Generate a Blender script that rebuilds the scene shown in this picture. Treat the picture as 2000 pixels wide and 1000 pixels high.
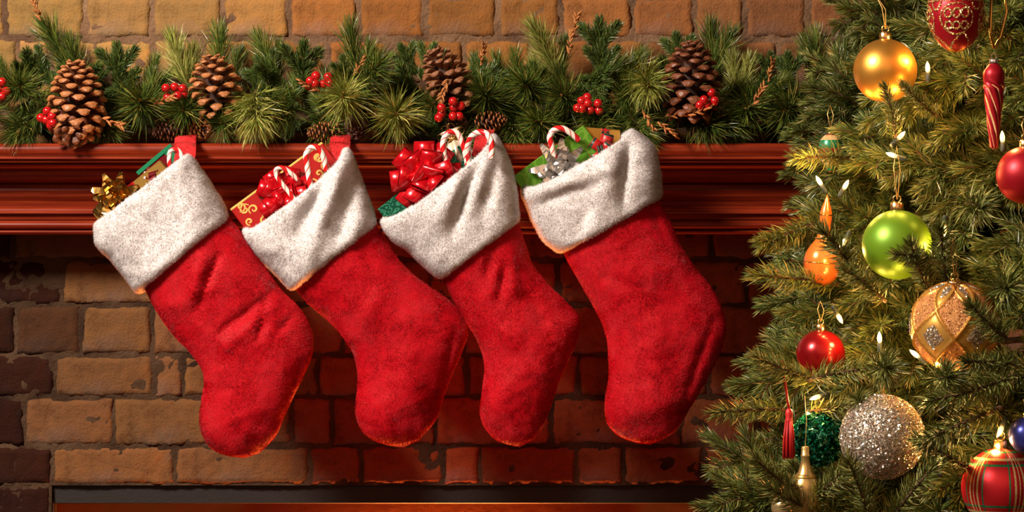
import bpy, math, random
import numpy as np
from mathutils import Vector, Matrix, Quaternion

# ------------------------------------------------------------------ camera, world, lights, exposure
for o in list(bpy.data.objects):
    bpy.data.objects.remove(o, do_unlink=True)
SC = bpy.context.scene
COL = SC.collection
random.seed(7)
RNG = np.random.default_rng(7)
PX = 0.0008          # metres per photograph pixel on the mantel's front plane (Y = 0)
D = 4.0              # camera distance to that plane
ZC = 1.124           # camera height

cam_data = bpy.data.cameras.new('camera')
cam = bpy.data.objects.new('camera', cam_data)
COL.objects.link(cam)
cam.location = (0, -D, ZC)
cam.rotation_euler = (math.pi / 2, 0, 0)
cam_data.sensor_width = 36
cam_data.lens = 36 * D / (2000 * PX)
cam_data.clip_start = 0.05
SC.camera = cam

world = bpy.data.worlds.new('world')
SC.world = world
world.use_nodes = True
bg = world.node_tree.nodes['Background']
bg.inputs[0].default_value = (1.0, 0.62, 0.38, 1)
bg.inputs[1].default_value = 0.065

def area_light(name, loc, aim, size, power, color):
    l = bpy.data.lights.new(name, 'AREA')
    l.shape = 'DISK'
    l.size = size
    l.energy = power
    l.color = color
    o = bpy.data.objects.new(name, l)
    COL.objects.link(o)
    o.location = loc
    d = Vector(aim) - Vector(loc)
    o.rotation_euler = d.to_track_quat('-Z', 'Y').to_euler()
    return o

area_light('key_lamp', (-1.75, -2.1, 2.78), (-0.05, 0.0, 1.18), 0.75, 200, (1.0, 0.84, 0.71))
area_light('fill_light', (0.3, -3.4, 2.4), (0.3, 0.0, 1.1), 2.6, 14, (1.0, 0.56, 0.32))  # warm frontal fill, added to lift the shaded parts
# the fire burning low in the hearth below the lintel
fire = bpy.data.lights.new('hearth_fire', 'POINT')
fire.energy = 100
fire.color = (1.0, 0.26, 0.05)
fire.shadow_soft_size = 0.12
fo = bpy.data.objects.new('hearth_fire', fire)
COL.objects.link(fo)
fo.location = (-0.1, 0.38, 0.24)

SC.view_settings.view_transform = 'Standard'
SC.view_settings.look = 'None'
SC.view_settings.exposure = 0.0
SC.view_settings.gamma = 1.0
SC.view_settings.use_curve_mapping = False
if hasattr(SC, 'cycles'):
    SC.cycles.max_bounces = 6
    SC.cycles.diffuse_bounces = 3
    SC.cycles.glossy_bounces = 3

# ------------------------------------------------------------------ helpers
def P(px, py, Y=0.0):
    k = PX * (D + Y) / D
    return Vector(((px - 1000) * k, Y, ZC + (500 - py) * k))

def K(Y=0.0):
    return PX * (D + Y) / D

def _hash(ix, iy, iz, seed):
    n = (ix * 374761393 + iy * 668265263 + iz * 1274126177 + seed * 69069) & 0x7fffffff
    n = ((n ^ (n >> 13)) * 1274126177) & 0x7fffffff
    n = n ^ (n >> 16)
    return (n & 0xffff) / 32767.5 - 1.0

def vnoise(p, scale=1.0, seed=0):
    """smooth value noise in [-1, 1] at an (n, 3) array of points"""
    q = np.asarray(p, float) * scale
    i = np.floor(q).astype(np.int64)
    f = q - i
    f = f * f * (3 - 2 * f)
    out = 0
    for dx in (0, 1):
        wx = f[:, 0] if dx else 1 - f[:, 0]
        for dy in (0, 1):
            wy = f[:, 1] if dy else 1 - f[:, 1]
            for dz in (0, 1):
                wz = f[:, 2] if dz else 1 - f[:, 2]
                out = out + wx * wy * wz * _hash(i[:, 0] + dx, i[:, 1] + dy, i[:, 2] + dz, seed)
    return out

def fbm(p, scale, seed=0, oct=4):
    out = 0
    a = 1.0
    for k in range(oct):
        out = out + a * vnoise(p, scale * 2 ** k, seed + k * 17)
        a *= 0.5
    return out / 1.9

def unit(a):
    return a / np.maximum(np.linalg.norm(a, axis=-1, keepdims=True), 1e-9)

def mesh_from(name, V, F, mats, smooth=True, fmat=None):
    me = bpy.data.meshes.new(name)
    if isinstance(F, np.ndarray):
        F = F.tolist()
    me.from_pydata(np.asarray(V, float).tolist(), [], F)
    for m in (mats if isinstance(mats, (list, tuple)) else [mats]):
        me.materials.append(m)
    n = len(me.polygons)
    if smooth is True:
        me.polygons.foreach_set('use_smooth', np.ones(n, bool))
    elif smooth is not False:
        me.polygons.foreach_set('use_smooth', np.asarray(smooth, bool))
    if fmat is not None:
        me.polygons.foreach_set('material_index', np.asarray(fmat, np.int32))
    me.update()
    return me

def link(name, me, parent=None, loc=None, rot=None, mat=None):
    o = bpy.data.objects.new(name, me)
    COL.objects.link(o)
    if parent is not None:
        o.parent = parent
    if loc is not None:
        o.location = loc
    if rot is not None:
        o.rotation_euler = rot
    if mat is not None:
        o.matrix_basis = mat
    return o

def tag(o, label, cat, group=None):
    o['label'] = label
    o['category'] = cat
    if group:
        o['group'] = group
    return o

def thing(name, label, cat, loc=(0, 0, 0), group=None):
    o = bpy.data.objects.new(name, None)
    o.empty_display_size = 0.02
    COL.objects.link(o)
    o.location = loc
    return tag(o, label, cat, group)

def structure(o):
    o['kind'] = 'structure'
    return o

def catmull(pts, n):
    """n samples of a Catmull-Rom curve through pts, evenly in index"""
    p = np.asarray([tuple(q) for q in pts], float)
    p = np.vstack([2 * p[0] - p[1], p, 2 * p[-1] - p[-2]])
    m = len(p) - 3
    t = np.linspace(0, m, n)
    i = np.minimum(t.astype(int), m - 1)
    f = (t - i)[:, None]
    a, b, c, d = p[i], p[i + 1], p[i + 2], p[i + 3]
    return 0.5 * (2 * b + (c - a) * f + (2 * a - 5 * b + 4 * c - d) * f ** 2 + (3 * b - a - 3 * c + d) * f ** 3)

def grid_faces(rows, cols, close=False, flip=False, off=0):
    F = []
    cc = cols if close else cols - 1
    for i in range(rows - 1):
        for j in range(cc):
            a = off + i * cols + j
            b = off + i * cols + (j + 1) % cols
            c, d = b + cols, a + cols
            F.append((a, d, c, b) if flip else (a, b, c, d))
    return F

def frames(path):
    """tangent and two normals along a path, carried without twisting"""
    T = unit(np.gradient(path, axis=0))
    n = np.cross(T[0], [0.3, 0.9, 0.2])
    n /= np.linalg.norm(n)
    N = []
    for t in T:
        n = n - t * np.dot(n, t)
        n /= np.linalg.norm(n)
        N.append(n.copy())
    N = np.array(N)
    return T, N, np.cross(T, N)

def tube(path, r, seg=8, cap=True, twist=0.0):
    path = np.asarray([tuple(q) for q in path], float)
    n = len(path)
    r = np.full(n, r) if np.isscalar(r) else np.asarray(r, float)
    T, N, B = frames(path)
    ang = np.linspace(0, 2 * math.pi, seg, endpoint=False)
    L = np.concatenate([[0], np.cumsum(np.linalg.norm(np.diff(path, axis=0), axis=1))])
    A = ang[None, :] + (twist * L)[:, None]
    V = path[:, None] + r[:, None, None] * (np.cos(A)[..., None] * N[:, None] + np.sin(A)[..., None] * B[:, None])
    V = V.reshape(-1, 3)
    F = grid_faces(n, seg, True)
    if cap:
        F.append(tuple(range(seg))[::-1])
        F.append(tuple(range((n - 1) * seg, n * seg)))
    return V, F

def lathe(prof, seg=32, fn=None):
    """surface of revolution about Z; fn(angle, i) scales the radius"""
    V = []
    for i, (r, z) in enumerate(prof):
        for k in range(seg):
            a = 2 * math.pi * k / seg
            rr = r * (fn(a, i) if fn else 1)
            V.append((rr * math.cos(a), rr * math.sin(a), z))
    return np.array(V), grid_faces(len(prof), seg, True, False)

def join(parts):
    V, F, M = [], [], []
    off = 0
    for k, pf in enumerate(parts):
        v, f = pf[0], pf[1]
        V.append(np.asarray(v, float))
        F += [tuple(i + off for i in q) for q in f]
        M += [pf[2] if len(pf) > 2 else 0] * len(f)
        off += len(v)
    return np.vstack(V), F, M

def box(sx, sy, sz, bev=0.0):
    """bevelled box centred at the origin"""
    V, idx = [], {}
    F = []
    h = (sx / 2, sy / 2, sz / 2)
    if bev <= 0:
        V = [(x * h[0], y * h[1], z * h[2]) for x in (-1, 1) for y in (-1, 1) for z in (-1, 1)]
        return np.array(V), [(0, 1, 3, 2), (4, 6, 7, 5), (0, 4, 5, 1), (2, 3, 7, 6), (0, 2, 6, 4), (1, 5, 7, 3)]
    for x in (-1, 1):
        for y in (-1, 1):
            for z in (-1, 1):
                s = (x, y, z)
                for a in range(3):
                    p = [s[k] * (h[k] - (0 if k == a else bev)) for k in range(3)]
                    idx[(s, a)] = len(V)
                    V.append(tuple(p))
    for a in range(3):
        b, c = (a + 1) % 3, (a + 2) % 3
        for sa in (-1, 1):
            q = []
            for sb, sc in ((-1, -1), (1, -1), (1, 1), (-1, 1)):
                s = [0, 0, 0]
                s[a], s[b], s[c] = sa, sb, sc
                q.append(idx[(tuple(s), a)])
            F.append(tuple(q) if sa > 0 else tuple(q[::-1]))
        for sb in (-1, 1):
            for sc in (-1, 1):
                s0, s1 = [0, 0, 0], [0, 0, 0]
                s0[a], s1[a] = -1, 1
                for s in (s0, s1):
                    s[b], s[c] = sb, sc
                s0, s1 = tuple(s0), tuple(s1)
                q = (idx[(s0, b)], idx[(s1, b)], idx[(s1, c)], idx[(s0, c)])
                F.append(q if sb * sc < 0 else q[::-1])
    for x in (-1, 1):
        for y in (-1, 1):
            for z in (-1, 1):
                s = (x, y, z)
                q = (idx[(s, 0)], idx[(s, 1)], idx[(s, 2)])
                F.append(q if x * y * z > 0 else q[::-1])
    return np.array(V), F

# ------------------------------------------------------------------ materials
def new_mat(name):
    m = bpy.data.materials.new(name)
    m.use_nodes = True
    nt = m.node_tree
    return m, nt, nt.nodes, nt.links, nt.nodes['Principled BSDF']

def plain(name, color, rough=0.5, metal=0.0, coat=0.0, spec=0.5, bump=0.0, bscale=200, sheen=0.0):
    m, nt, N, L, b = new_mat(name)
    b.inputs['Base Color'].default_value = (*color, 1)
    b.inputs['Roughness'].default_value = rough
    b.inputs['Metallic'].default_value = metal
    b.inputs['Coat Weight'].default_value = coat
    b.inputs['Coat Roughness'].default_value = 0.08
    b.inputs['Specular IOR Level'].default_value = spec
    if sheen:
        b.inputs['Sheen Weight'].default_value = sheen
        b.inputs['Sheen Roughness'].default_value = 0.4
        b.inputs['Sheen Tint'].default_value = (1, 0.8, 0.7, 1)
    if bump:
        tc = N.new('ShaderNodeTexCoord')
        nz = N.new('ShaderNodeTexNoise')
        nz.inputs['Scale'].default_value = bscale
        nz.inputs['Detail'].default_value = 4
        L.new(tc.outputs['Object'], nz.inputs['Vector'])
        bp = N.new('ShaderNodeBump')
        bp.inputs['Strength'].default_value = bump
        bp.inputs['Distance'].default_value = 0.002
        L.new(nz.outputs[0], bp.inputs['Height'])
        L.new(bp.outputs[0], b.inputs['Normal'])
    return m

def ramp(N, stops):
    r = N.new('ShaderNodeValToRGB')
    e = r.color_ramp.elements
    while len(e) < len(stops):
        e.new(0.5)
    for k, (p, c) in enumerate(stops):
        e[k].position = p
        e[k].color = (*c, 1)
    return r

def island_mat(name, stops, rough=0.5, metal=0.0, spec=0.5, obj_mix=0.0, sheen=0.0, trans=0.0):
    """every loose piece (needle, strand, flake) takes its own tone from a ramp"""
    m, nt, N, L, b = new_mat(name)
    g = N.new('ShaderNodeNewGeometry')
    r = ramp(N, stops)
    L.new(g.outputs['Random Per Island'], r.inputs[0])
    out = r.outputs[0]
    if obj_mix:
        oi = N.new('ShaderNodeObjectInfo')
        hs = N.new('ShaderNodeHueSaturation')
        mr = N.new('ShaderNodeMapRange')
        mr.inputs['To Min'].default_value = 1 - obj_mix
        mr.inputs['To Max'].default_value = 1 + obj_mix
        L.new(oi.outputs['Random'], mr.inputs['Value'])
        L.new(mr.outputs[0], hs.inputs['Value'])
        L.new(out, hs.inputs['Color'])
        out = hs.outputs[0]
    L.new(out, b.inputs['Base Color'])
    b.inputs['Roughness'].default_value = rough
    b.inputs['Metallic'].default_value = metal
    b.inputs['Specular IOR Level'].default_value = spec
    if trans:                         # thin pale fibres let some light through
        tr = N.new('ShaderNodeBsdfTranslucent')
        L.new(out, tr.inputs['Color'])
        ms = N.new('ShaderNodeMixShader')
        ms.inputs[0].default_value = trans
        L.new(b.outputs[0], ms.inputs[1]); L.new(tr.outputs[0], ms.inputs[2])
        L.new(ms.outputs[0], N['Material Output'].inputs[0])
    if sheen:
        b.inputs['Sheen Weight'].default_value = sheen
        b.inputs['Sheen Roughness'].default_value = 0.35
        b.inputs['Sheen Tint'].default_value = (1.0, 0.55, 0.58, 1)
    return m

def brick_mat():
    m, nt, N, L, b = new_mat('weathered_brick')
    tc = N.new('ShaderNodeTexCoord')
    oi = N.new('ShaderNodeObjectInfo')
    n1 = N.new('ShaderNodeTexNoise'); n1.inputs['Scale'].default_value = 22; n1.inputs['Detail'].default_value = 8; n1.inputs['Roughness'].default_value = 0.65
    n2 = N.new('ShaderNodeTexNoise'); n2.inputs['Scale'].default_value = 9; n2.inputs['Detail'].default_value = 5
    n3 = N.new('ShaderNodeTexNoise'); n3.inputs['Scale'].default_value = 260; n3.inputs['Detail'].default_value = 5
    for n in (n1, n2, n3):
        L.new(tc.outputs['Object'], n.inputs['Vector'])
    mx = N.new('ShaderNodeMix'); mx.data_type = 'RGBA'; mx.blend_type = 'MULTIPLY'
    r1 = ramp(N, [(0.30, (0.45, 0.38, 0.34)), (0.46, (0.92, 0.92, 0.92)), (0.6, (1.1, 1.02, 0.9)), (0.75, (1.25, 1.0, 0.7))])
    L.new(n1.outputs[0], r1.inputs[0])
    mx.inputs[0].default_value = 1
    L.new(oi.outputs['Color'], mx.inputs[6]); L.new(r1.outputs[0], mx.inputs[7])
    mx2 = N.new('ShaderNodeMix'); mx2.data_type = 'RGBA'
    r2 = ramp(N, [(0.52, (0, 0, 0)), (0.68, (1, 1, 1))])
    L.new(n2.outputs[0], r2.inputs[0])
    mt = N.new('ShaderNodeMath'); mt.operation = 'MULTIPLY'; mt.inputs[1].default_value = 0.8
    L.new(r2.outputs[0], mt.inputs[0])
    L.new(mt.outputs[0], mx2.inputs[0])
    L.new(mx.outputs[2], mx2.inputs[6])
    gy = N.new('ShaderNodeHueSaturation'); gy.inputs['Saturation'].default_value = 0.55; gy.inputs['Value'].default_value = 0.62
    L.new(mx.outputs[2], gy.inputs['Color']); L.new(gy.outputs[0], mx2.inputs[7])
    L.new(mx2.outputs[2], b.inputs['Base Color'])
    b.inputs['Roughness'].default_value = 0.9
    b.inputs['Specular IOR Level'].default_value = 0.12
    add = N.new('ShaderNodeMath'); add.operation = 'ADD'
    ml = N.new('ShaderNodeMath'); ml.operation = 'MULTIPLY'; ml.inputs[1].default_value = 0.35
    L.new(n3.outputs[0], ml.inputs[0])
    L.new(n1.outputs[0], add.inputs[0]); L.new(ml.outputs[0], add.inputs[1])
    bp = N.new('ShaderNodeBump'); bp.inputs['Strength'].default_value = 0.8; bp.inputs['Distance'].default_value = 0.006
    L.new(add.outputs[0], bp.inputs['Height']); L.new(bp.outputs[0], b.inputs['Normal'])
    return m

def mortar_mat(name='old_mortar', f=1.0):
    m, nt, N, L, b = new_mat(name)
    tc = N.new('ShaderNodeTexCoord')
    n1 = N.new('ShaderNodeTexNoise'); n1.inputs['Scale'].default_value = 14; n1.inputs['Detail'].default_value = 8
    n3 = N.new('ShaderNodeTexNoise'); n3.inputs['Scale'].default_value = 180; n3.inputs['Detail'].default_value = 6
    L.new(tc.outputs['Object'], n1.inputs['Vector']); L.new(tc.outputs['Object'], n3.inputs['Vector'])
    r1 = ramp(N, [(0.3, (0.070 * f, 0.038 * f, 0.023 * f)), (0.55, (0.19 * f, 0.108 * f, 0.06 * f)), (0.8, (0.26 * f, 0.16 * f, 0.094 * f))])
    L.new(n1.outputs[0], r1.inputs[0]); L.new(r1.outputs[0], b.inputs['Base Color'])
    b.inputs['Roughness'].default_value = 0.95
    b.inputs['Specular IOR Level'].default_value = 0.1
    bp = N.new('ShaderNodeBump'); bp.inputs['Strength'].default_value = 0.9; bp.inputs['Distance'].default_value = 0.004
    L.new(n3.outputs[0], bp.inputs['Height']); L.new(bp.outputs[0], b.inputs['Normal'])
    return m

def mahogany_mat():
    m, nt, N, L, b = new_mat('red_mahogany')
    tc = N.new('ShaderNodeTexCoord')
    mp = N.new('ShaderNodeMapping'); mp.inputs['Scale'].default_value = (2.0, 60, 60)
    L.new(tc.outputs['Object'], mp.inputs[0])
    n = N.new('ShaderNodeTexNoise'); n.inputs['Scale'].default_value = 3; n.inputs['Detail'].default_value = 7; n.inputs['Roughness'].default_value = 0.6
    L.new(mp.outputs[0], n.inputs['Vector'])
    r = ramp(N, [(0.25, (0.075, 0.0065, 0.0025)), (0.5, (0.17, 0.017, 0.0045)), (0.75, (0.30, 0.044, 0.010))])
    L.new(n.outputs[0], r.inputs[0]); L.new(r.outputs[0], b.inputs['Base Color'])
    b.inputs['Roughness'].default_value = 0.45
    b.inputs['Specular IOR Level'].default_value = 0.14
    b.inputs['Coat Weight'].default_value = 0.07
    b.inputs['Coat Roughness'].default_value = 0.2
    bp = N.new('ShaderNodeBump'); bp.inputs['Strength'].default_value = 0.08; bp.inputs['Distance'].default_value = 0.002
    L.new(n.outputs[0], bp.inputs['Height']); L.new(bp.outputs[0], b.inputs['Normal'])
    return m

def leaf_foil_mat(name, dark, light, scale, metal=0.7, rough=0.28):
    """foil paper printed with a curling leaf pattern"""
    m, nt, N, L, b = new_mat(name)
    tc = N.new('ShaderNodeTexCoord')
    nz = N.new('ShaderNodeTexNoise'); nz.inputs['Scale'].default_value = scale * 0.4; nz.inputs['Detail'].default_value = 1
    L.new(tc.outputs['Object'], nz.inputs['Vector'])
    va = N.new('ShaderNodeVectorMath'); va.operation = 'MULTIPLY_ADD'
    va.inputs[1].default_value = (0.03, 0.03, 0.03)
    L.new(nz.outputs['Color'], va.inputs[0]); L.new(tc.outputs['Object'], va.inputs[2])
    vo = N.new('ShaderNodeTexVoronoi'); vo.inputs['Scale'].default_value = scale
    L.new(va.outputs[0], vo.inputs['Vector'])
    sn = N.new('ShaderNodeMath'); sn.operation = 'SINE'
    ml = N.new('ShaderNodeMath'); ml.operation = 'MULTIPLY'; ml.inputs[1].default_value = 17
    L.new(vo.outputs['Distance'], ml.inputs[0]); L.new(ml.outputs[0], sn.inputs[0])
    r = ramp(N, [(0.35, dark), (0.55, light)])
    L.new(sn.outputs[0], r.inputs[0]); L.new(r.outputs[0], b.inputs['Base Color'])
    b.inputs['Metallic'].default_value = metal
    b.inputs['Roughness'].default_value = rough
    return m

def plaid_ball_mat():
    m, nt, N, L, b = new_mat('plaid_bauble_red')
    tc = N.new('ShaderNodeTexCoord')
    sp = N.new('ShaderNodeSeparateXYZ'); L.new(tc.outputs['Object'], sp.inputs[0])
    at = N.new('ShaderNodeMath'); at.operation = 'ARCTAN2'
    L.new(sp.outputs[1], at.inputs[0]); L.new(sp.outputs[0], at.inputs[1])
    def band(src, centre, half):
        s = N.new('ShaderNodeMath'); s.operation = 'SUBTRACT'; s.inputs[1].default_value = centre; L.new(src, s.inputs[0])
        a = N.new('ShaderNodeMath'); a.operation = 'ABSOLUTE'; L.new(s.outputs[0], a.inputs[0])
        c = N.new('ShaderNodeMath'); c.operation = 'LESS_THAN'; c.inputs[1].default_value = half; L.new(a.outputs[0], c.inputs[0])
        return c.outputs[0]
    def any_of(l):
        x = l[0]
        for y in l[1:]:
            k = N.new('ShaderNodeMath'); k.operation = 'MAXIMUM'; L.new(x, k.inputs[0]); L.new(y, k.inputs[1]); x = k.outputs[0]
        return x
    per = N.new('ShaderNodeMath'); per.operation = 'PINGPONG'; per.inputs[1].default_value = math.pi / 5
    L.new(at.outputs[0], per.inputs[0])
    gold = any_of([band(per.outputs[0], 0.12, 0.028), band(sp.outputs[2], 0.0345, 0.0014), band(sp.outputs[2], -0.026, 0.0014), band(per.outputs[0], 0.0, 0.016)])
    green = any_of([band(per.outputs[0], 0.27, 0.022), band(sp.outputs[2], 0.028, 0.0013), band(sp.outputs[2], 0.042, 0.0009), band(sp.outputs[2], -0.019, 0.0013)])
    vo = N.new('ShaderNodeTexVoronoi'); vo.inputs['Scale'].default_value = 900; L.new(tc.outputs['Object'], vo.inputs['Vector'])
    gl = ramp(N, [(0.0, (0.5, 0.3, 0.08)), (1.0, (1.0, 0.8, 0.4))]); L.new(vo.outputs['Color'], gl.inputs[0])
    gr = ramp(N, [(0.0, (0.0, 0.06, 0.02)), (1.0, (0.05, 0.35, 0.15))]); L.new(vo.outputs['Color'], gr.inputs[0])
    m1 = N.new('ShaderNodeMix'); m1.data_type = 'RGBA'; m1.inputs[6].default_value = (0.52, 0.012, 0.018, 1)
    L.new(green, m1.inputs[0]); L.new(gr.outputs[0], m1.inputs[7])
    m2 = N.new('ShaderNodeMix'); m2.data_type = 'RGBA'
    L.new(gold, m2.inputs[0]); L.new(m1.outputs[2], m2.inputs[6]); L.new(gl.outputs[0], m2.inputs[7])
    L.new(m2.outputs[2], b.inputs['Base Color'])
    b.inputs['Metallic'].default_value = 0.55
    b.inputs['Roughness'].default_value = 0.38
    return m

def tartan_mat():
    m, nt, N, L, b = new_mat('tartan_ribbon')
    tc = N.new('ShaderNodeTexCoord')
    w = N.new('ShaderNodeTexWave'); w.inputs['Scale'].default_value = 40; w.bands_direction = 'X'
    w2 = N.new('ShaderNodeTexWave'); w2.inputs['Scale'].default_value = 40; w2.bands_direction = 'Z'
    L.new(tc.outputs['Object'], w.inputs[0]); L.new(tc.outputs['Object'], w2.inputs[0])
    ad = N.new('ShaderNodeMath'); ad.operation = 'ADD'; L.new(w.outputs[1], ad.inputs[0]); L.new(w2.outputs[1], ad.inputs[1])
    r = ramp(N, [(0.3, (0.45, 0.01, 0.01)), (0.5, (0.5, 0.02, 0.02)), (0.62, (0.01, 0.06, 0.03)), (0.9, (0.01, 0.02, 0.02))])
    ml = N.new('ShaderNodeMath'); ml.operation = 'MULTIPLY'; ml.inputs[1].default_value = 0.5
    L.new(ad.outputs[0], ml.inputs[0]); L.new(ml.outputs[0], r.inputs[0]); L.new(r.outputs[0], b.inputs['Base Color'])
    b.inputs['Roughness'].default_value = 0.4
    return m

M = {}
M['brick'] = brick_mat()
M['mortar'] = mortar_mat('old_mortar', 0.85)
M['mortar_shaded'] = mortar_mat('shaded_mortar', 0.33)  # darker mortar: the lower wall's shade put into its colour
M['mahogany'] = mahogany_mat()
M['iron'] = plain('black_iron', (0.014, 0.010, 0.009), 0.5, 0.2, bump=0.15)
M['floor'] = plain('dark_floor', (0.08, 0.04, 0.02), 0.5, bump=0.2, bscale=30)
M['needle_tree'] = island_mat('fir_needle', [(0.0, (0.030, 0.054, 0.012)), (0.5, (0.088, 0.125, 0.026)), (0.85, (0.18, 0.20, 0.048)), (1.0, (0.36, 0.30, 0.11))], 0.38, spec=0.5, obj_mix=0.25)
M['needle_pine'] = island_mat('pine_needle_green', [(0.0, (0.020, 0.045, 0.008)), (0.5, (0.070, 0.115, 0.014)), (0.85, (0.15, 0.185, 0.028)), (1.0, (0.30, 0.22, 0.05))], 0.38, obj_mix=0.25)
M['needle_bright'] = island_mat('pine_needle_yellow_green', [(0.0, (0.09, 0.13, 0.017)), (0.5, (0.22, 0.25, 0.04)), (1.0, (0.42, 0.38, 0.11))], 0.42, obj_mix=0.2)
M['needle_tuft'] = island_mat('brightened_fir_needle', [(0.0, (0.06, 0.09, 0.018)), (0.5, (0.14, 0.17, 0.035)), (1.0, (0.30, 0.28, 0.09))], 0.42)  # brightened fir tone, makes up for missing light on the front shoots
M['needle_fir'] = island_mat('garland_fir_needle', [(0.0, (0.018, 0.045, 0.010)), (0.6, (0.065, 0.11, 0.018)), (1.0, (0.14, 0.17, 0.03))], 0.4, obj_mix=0.2)
M['bark'] = plain('bark', (0.085, 0.042, 0.018), 0.85, bump=0.5, bscale=150)
M['bud'] = plain('orange_bud', (0.36, 0.13, 0.03), 0.7)
M['cone_scale'] = plain('cone_scale', (0.15, 0.044, 0.015), 0.5, bump=0.3, bscale=300)
M['cone_scale_dark'] = plain('cone_scale_dark', (0.085, 0.026, 0.013), 0.5, bump=0.3, bscale=300)
M['cone_scale_pale'] = plain('cone_scale_pale', (0.19, 0.072, 0.027), 0.6, bump=0.3, bscale=300)
M['cone_tip'] = plain('cone_tip', (0.34, 0.125, 0.038), 0.55)
M['cone_core'] = plain('cone_core', (0.035, 0.014, 0.008), 0.8)
M['berry'] = plain('berry_red', (0.40, 0.006, 0.007), 0.16, coat=0.7)
M['fur_white'] = island_mat('white_plush', [(0.0, (0.88, 0.85, 0.85)), (0.5, (0.94, 0.92, 0.92)), (1.0, (0.98, 0.97, 0.97))], 0.75, spec=0.2, sheen=0.2, trans=0.4)
M['fur_red'] = island_mat('red_plush', [(0.0, (0.26, 0.001, 0.004)), (0.6, (0.50, 0.002, 0.010)), (1.0, (0.74, 0.016, 0.032))], 0.6, spec=0.15, sheen=0.11)
def crush(m):
    """crushed pile: the sheen comes and goes in soft patches"""
    N, L = m.node_tree.nodes, m.node_tree.links
    tc = N.new('ShaderNodeTexCoord')
    nz = N.new('ShaderNodeTexNoise'); nz.inputs['Scale'].default_value = 17; nz.inputs['Detail'].default_value = 6; nz.inputs['Roughness'].default_value = 0.62
    L.new(tc.outputs['Object'], nz.inputs['Vector'])
    mr = N.new('ShaderNodeMapRange')
    mr.inputs['From Min'].default_value = 0.48; mr.inputs['From Max'].default_value = 0.64
    mr.inputs['To Min'].default_value = 0.03; mr.inputs['To Max'].default_value = 0.50
    L.new(nz.outputs[0], mr.inputs['Value'])
    L.new(mr.outputs[0], N['Principled BSDF'].inputs['Sheen Weight'])
crush(M['fur_red'])
M['felt_red'] = plain('red_felt', (0.50, 0.006, 0.008), 0.8, sheen=0.2, bump=0.3, bscale=700)
M['gold'] = plain('gold_foil', (0.72, 0.43, 0.11), 0.20, 1.0)
M['gold_dark'] = plain('gold_paper', (0.50, 0.30, 0.07), 0.3, 0.8)
M['gold_satin'] = plain('gold_satin', (0.86, 0.42, 0.07), 0.36, 0.9)
M['cap_gold'] = plain('cap_gold', (0.85, 0.55, 0.22), 0.25, 1.0)
M['silver'] = plain('silver_foil', (0.78, 0.76, 0.73), 0.18, 0.92)
M['red_foil'] = plain('red_foil', (0.58, 0.003, 0.010), 0.24, 0.45, coat=0.4)
M['red_paper'] = plain('red_paper', (0.42, 0.008, 0.010), 0.25, 0.3, coat=0.4)
M['red_ribbon'] = plain('red_ribbon', (0.50, 0.008, 0.012), 0.3, 0.2)
M['maroon'] = plain('maroon_foil', (0.16, 0.006, 0.010), 0.25, 0.4, coat=0.3)
M['green_ribbon'] = plain('green_ribbon', (0.01, 0.20, 0.09), 0.3, 0.3)
M['green_damask'] = leaf_foil_mat('green_damask_foil', (0.005, 0.10, 0.06), (0.05, 0.33, 0.20), 75, 0.6)
M['lime_foil'] = leaf_foil_mat('lime_speckled_foil', (0.11, 0.34, 0.025), (0.19, 0.46, 0.05), 46, 0.6, 0.3)
M['gold_print'] = plain('gold_print', (0.80, 0.50, 0.13), 0.35, 0.25)
M['gold_speck'] = plain('copper_gold_paper', (0.62, 0.33, 0.06), 0.35, 0.7)
M['cane_white'] = plain('cane_white', (0.82, 0.76, 0.68), 0.22, coat=0.5)
M['cane_red'] = plain('cane_red', (0.55, 0.010, 0.012), 0.22, coat=0.5)
M['ivory'] = plain('ivory_foil', (0.70, 0.58, 0.42), 0.4, 0.4)
M['tartan'] = tartan_mat()
M['plaid'] = plaid_ball_mat()
M['ball_red'] = plain('bauble_red_matte', (0.36, 0.005, 0.013), 0.40, 0.5)
M['ball_red_shiny'] = plain('bauble_red_shiny', (0.26, 0.004, 0.006), 0.26, 0.6, coat=0.2)
M['ball_green'] = plain('bauble_green_satin', (0.15, 0.31, 0.012), 0.40, 0.45)
M['ball_orange'] = plain('bauble_orange_glass', (0.72, 0.16, 0.025), 0.25, 0.3, coat=0.5)
M['ball_blue'] = plain('bauble_blue', (0.04, 0.05, 0.30), 0.3, 0.5)
M['ball_pearl'] = plain('bauble_pearl_gold', (0.62, 0.46, 0.22), 0.25, 0.8)
M['champagne'] = plain('champagne_gold', (0.68, 0.47, 0.17), 0.3, 0.85)
M['glitter_silver'] = island_mat('silver_glitter', [(0.0, (0.42, 0.36, 0.28)), (0.8, (0.85, 0.78, 0.66)), (0.9, (0.9, 0.55, 0.35)), (0.94, (0.3, 0.55, 0.7)), (0.97, (0.8, 0.25, 0.3)), (1.0, (0.35, 0.7, 0.4))], 0.28, 0.85)
M['glitter_gold'] = island_mat('gold_glitter', [(0.0, (0.6, 0.36, 0.08)), (1.0, (1.0, 0.8, 0.4))], 0.3, 0.8)
M['tinsel_green'] = island_mat('green_tinsel', [(0.0, (0.0, 0.07, 0.035)), (0.7, (0.01, 0.20, 0.10)), (1.0, (0.2, 0.5, 0.3))], 0.25, 0.75)
M['lattice_gold'] = plain('lattice_gold', (0.78, 0.42, 0.09), 0.34, 0.7)
M['lattice_ridge'] = plain('lattice_ridge', (0.62, 0.27, 0.045), 0.35, 0.7)
M['lattice_bead'] = island_mat('copper_bead_crust', [(0.0, (0.42, 0.16, 0.05)), (0.8, (0.72, 0.36, 0.14)), (0.9, (0.2, 0.02, 0.02)), (1.0, (0.25, 0.03, 0.02))], 0.4, 0.4)
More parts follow.
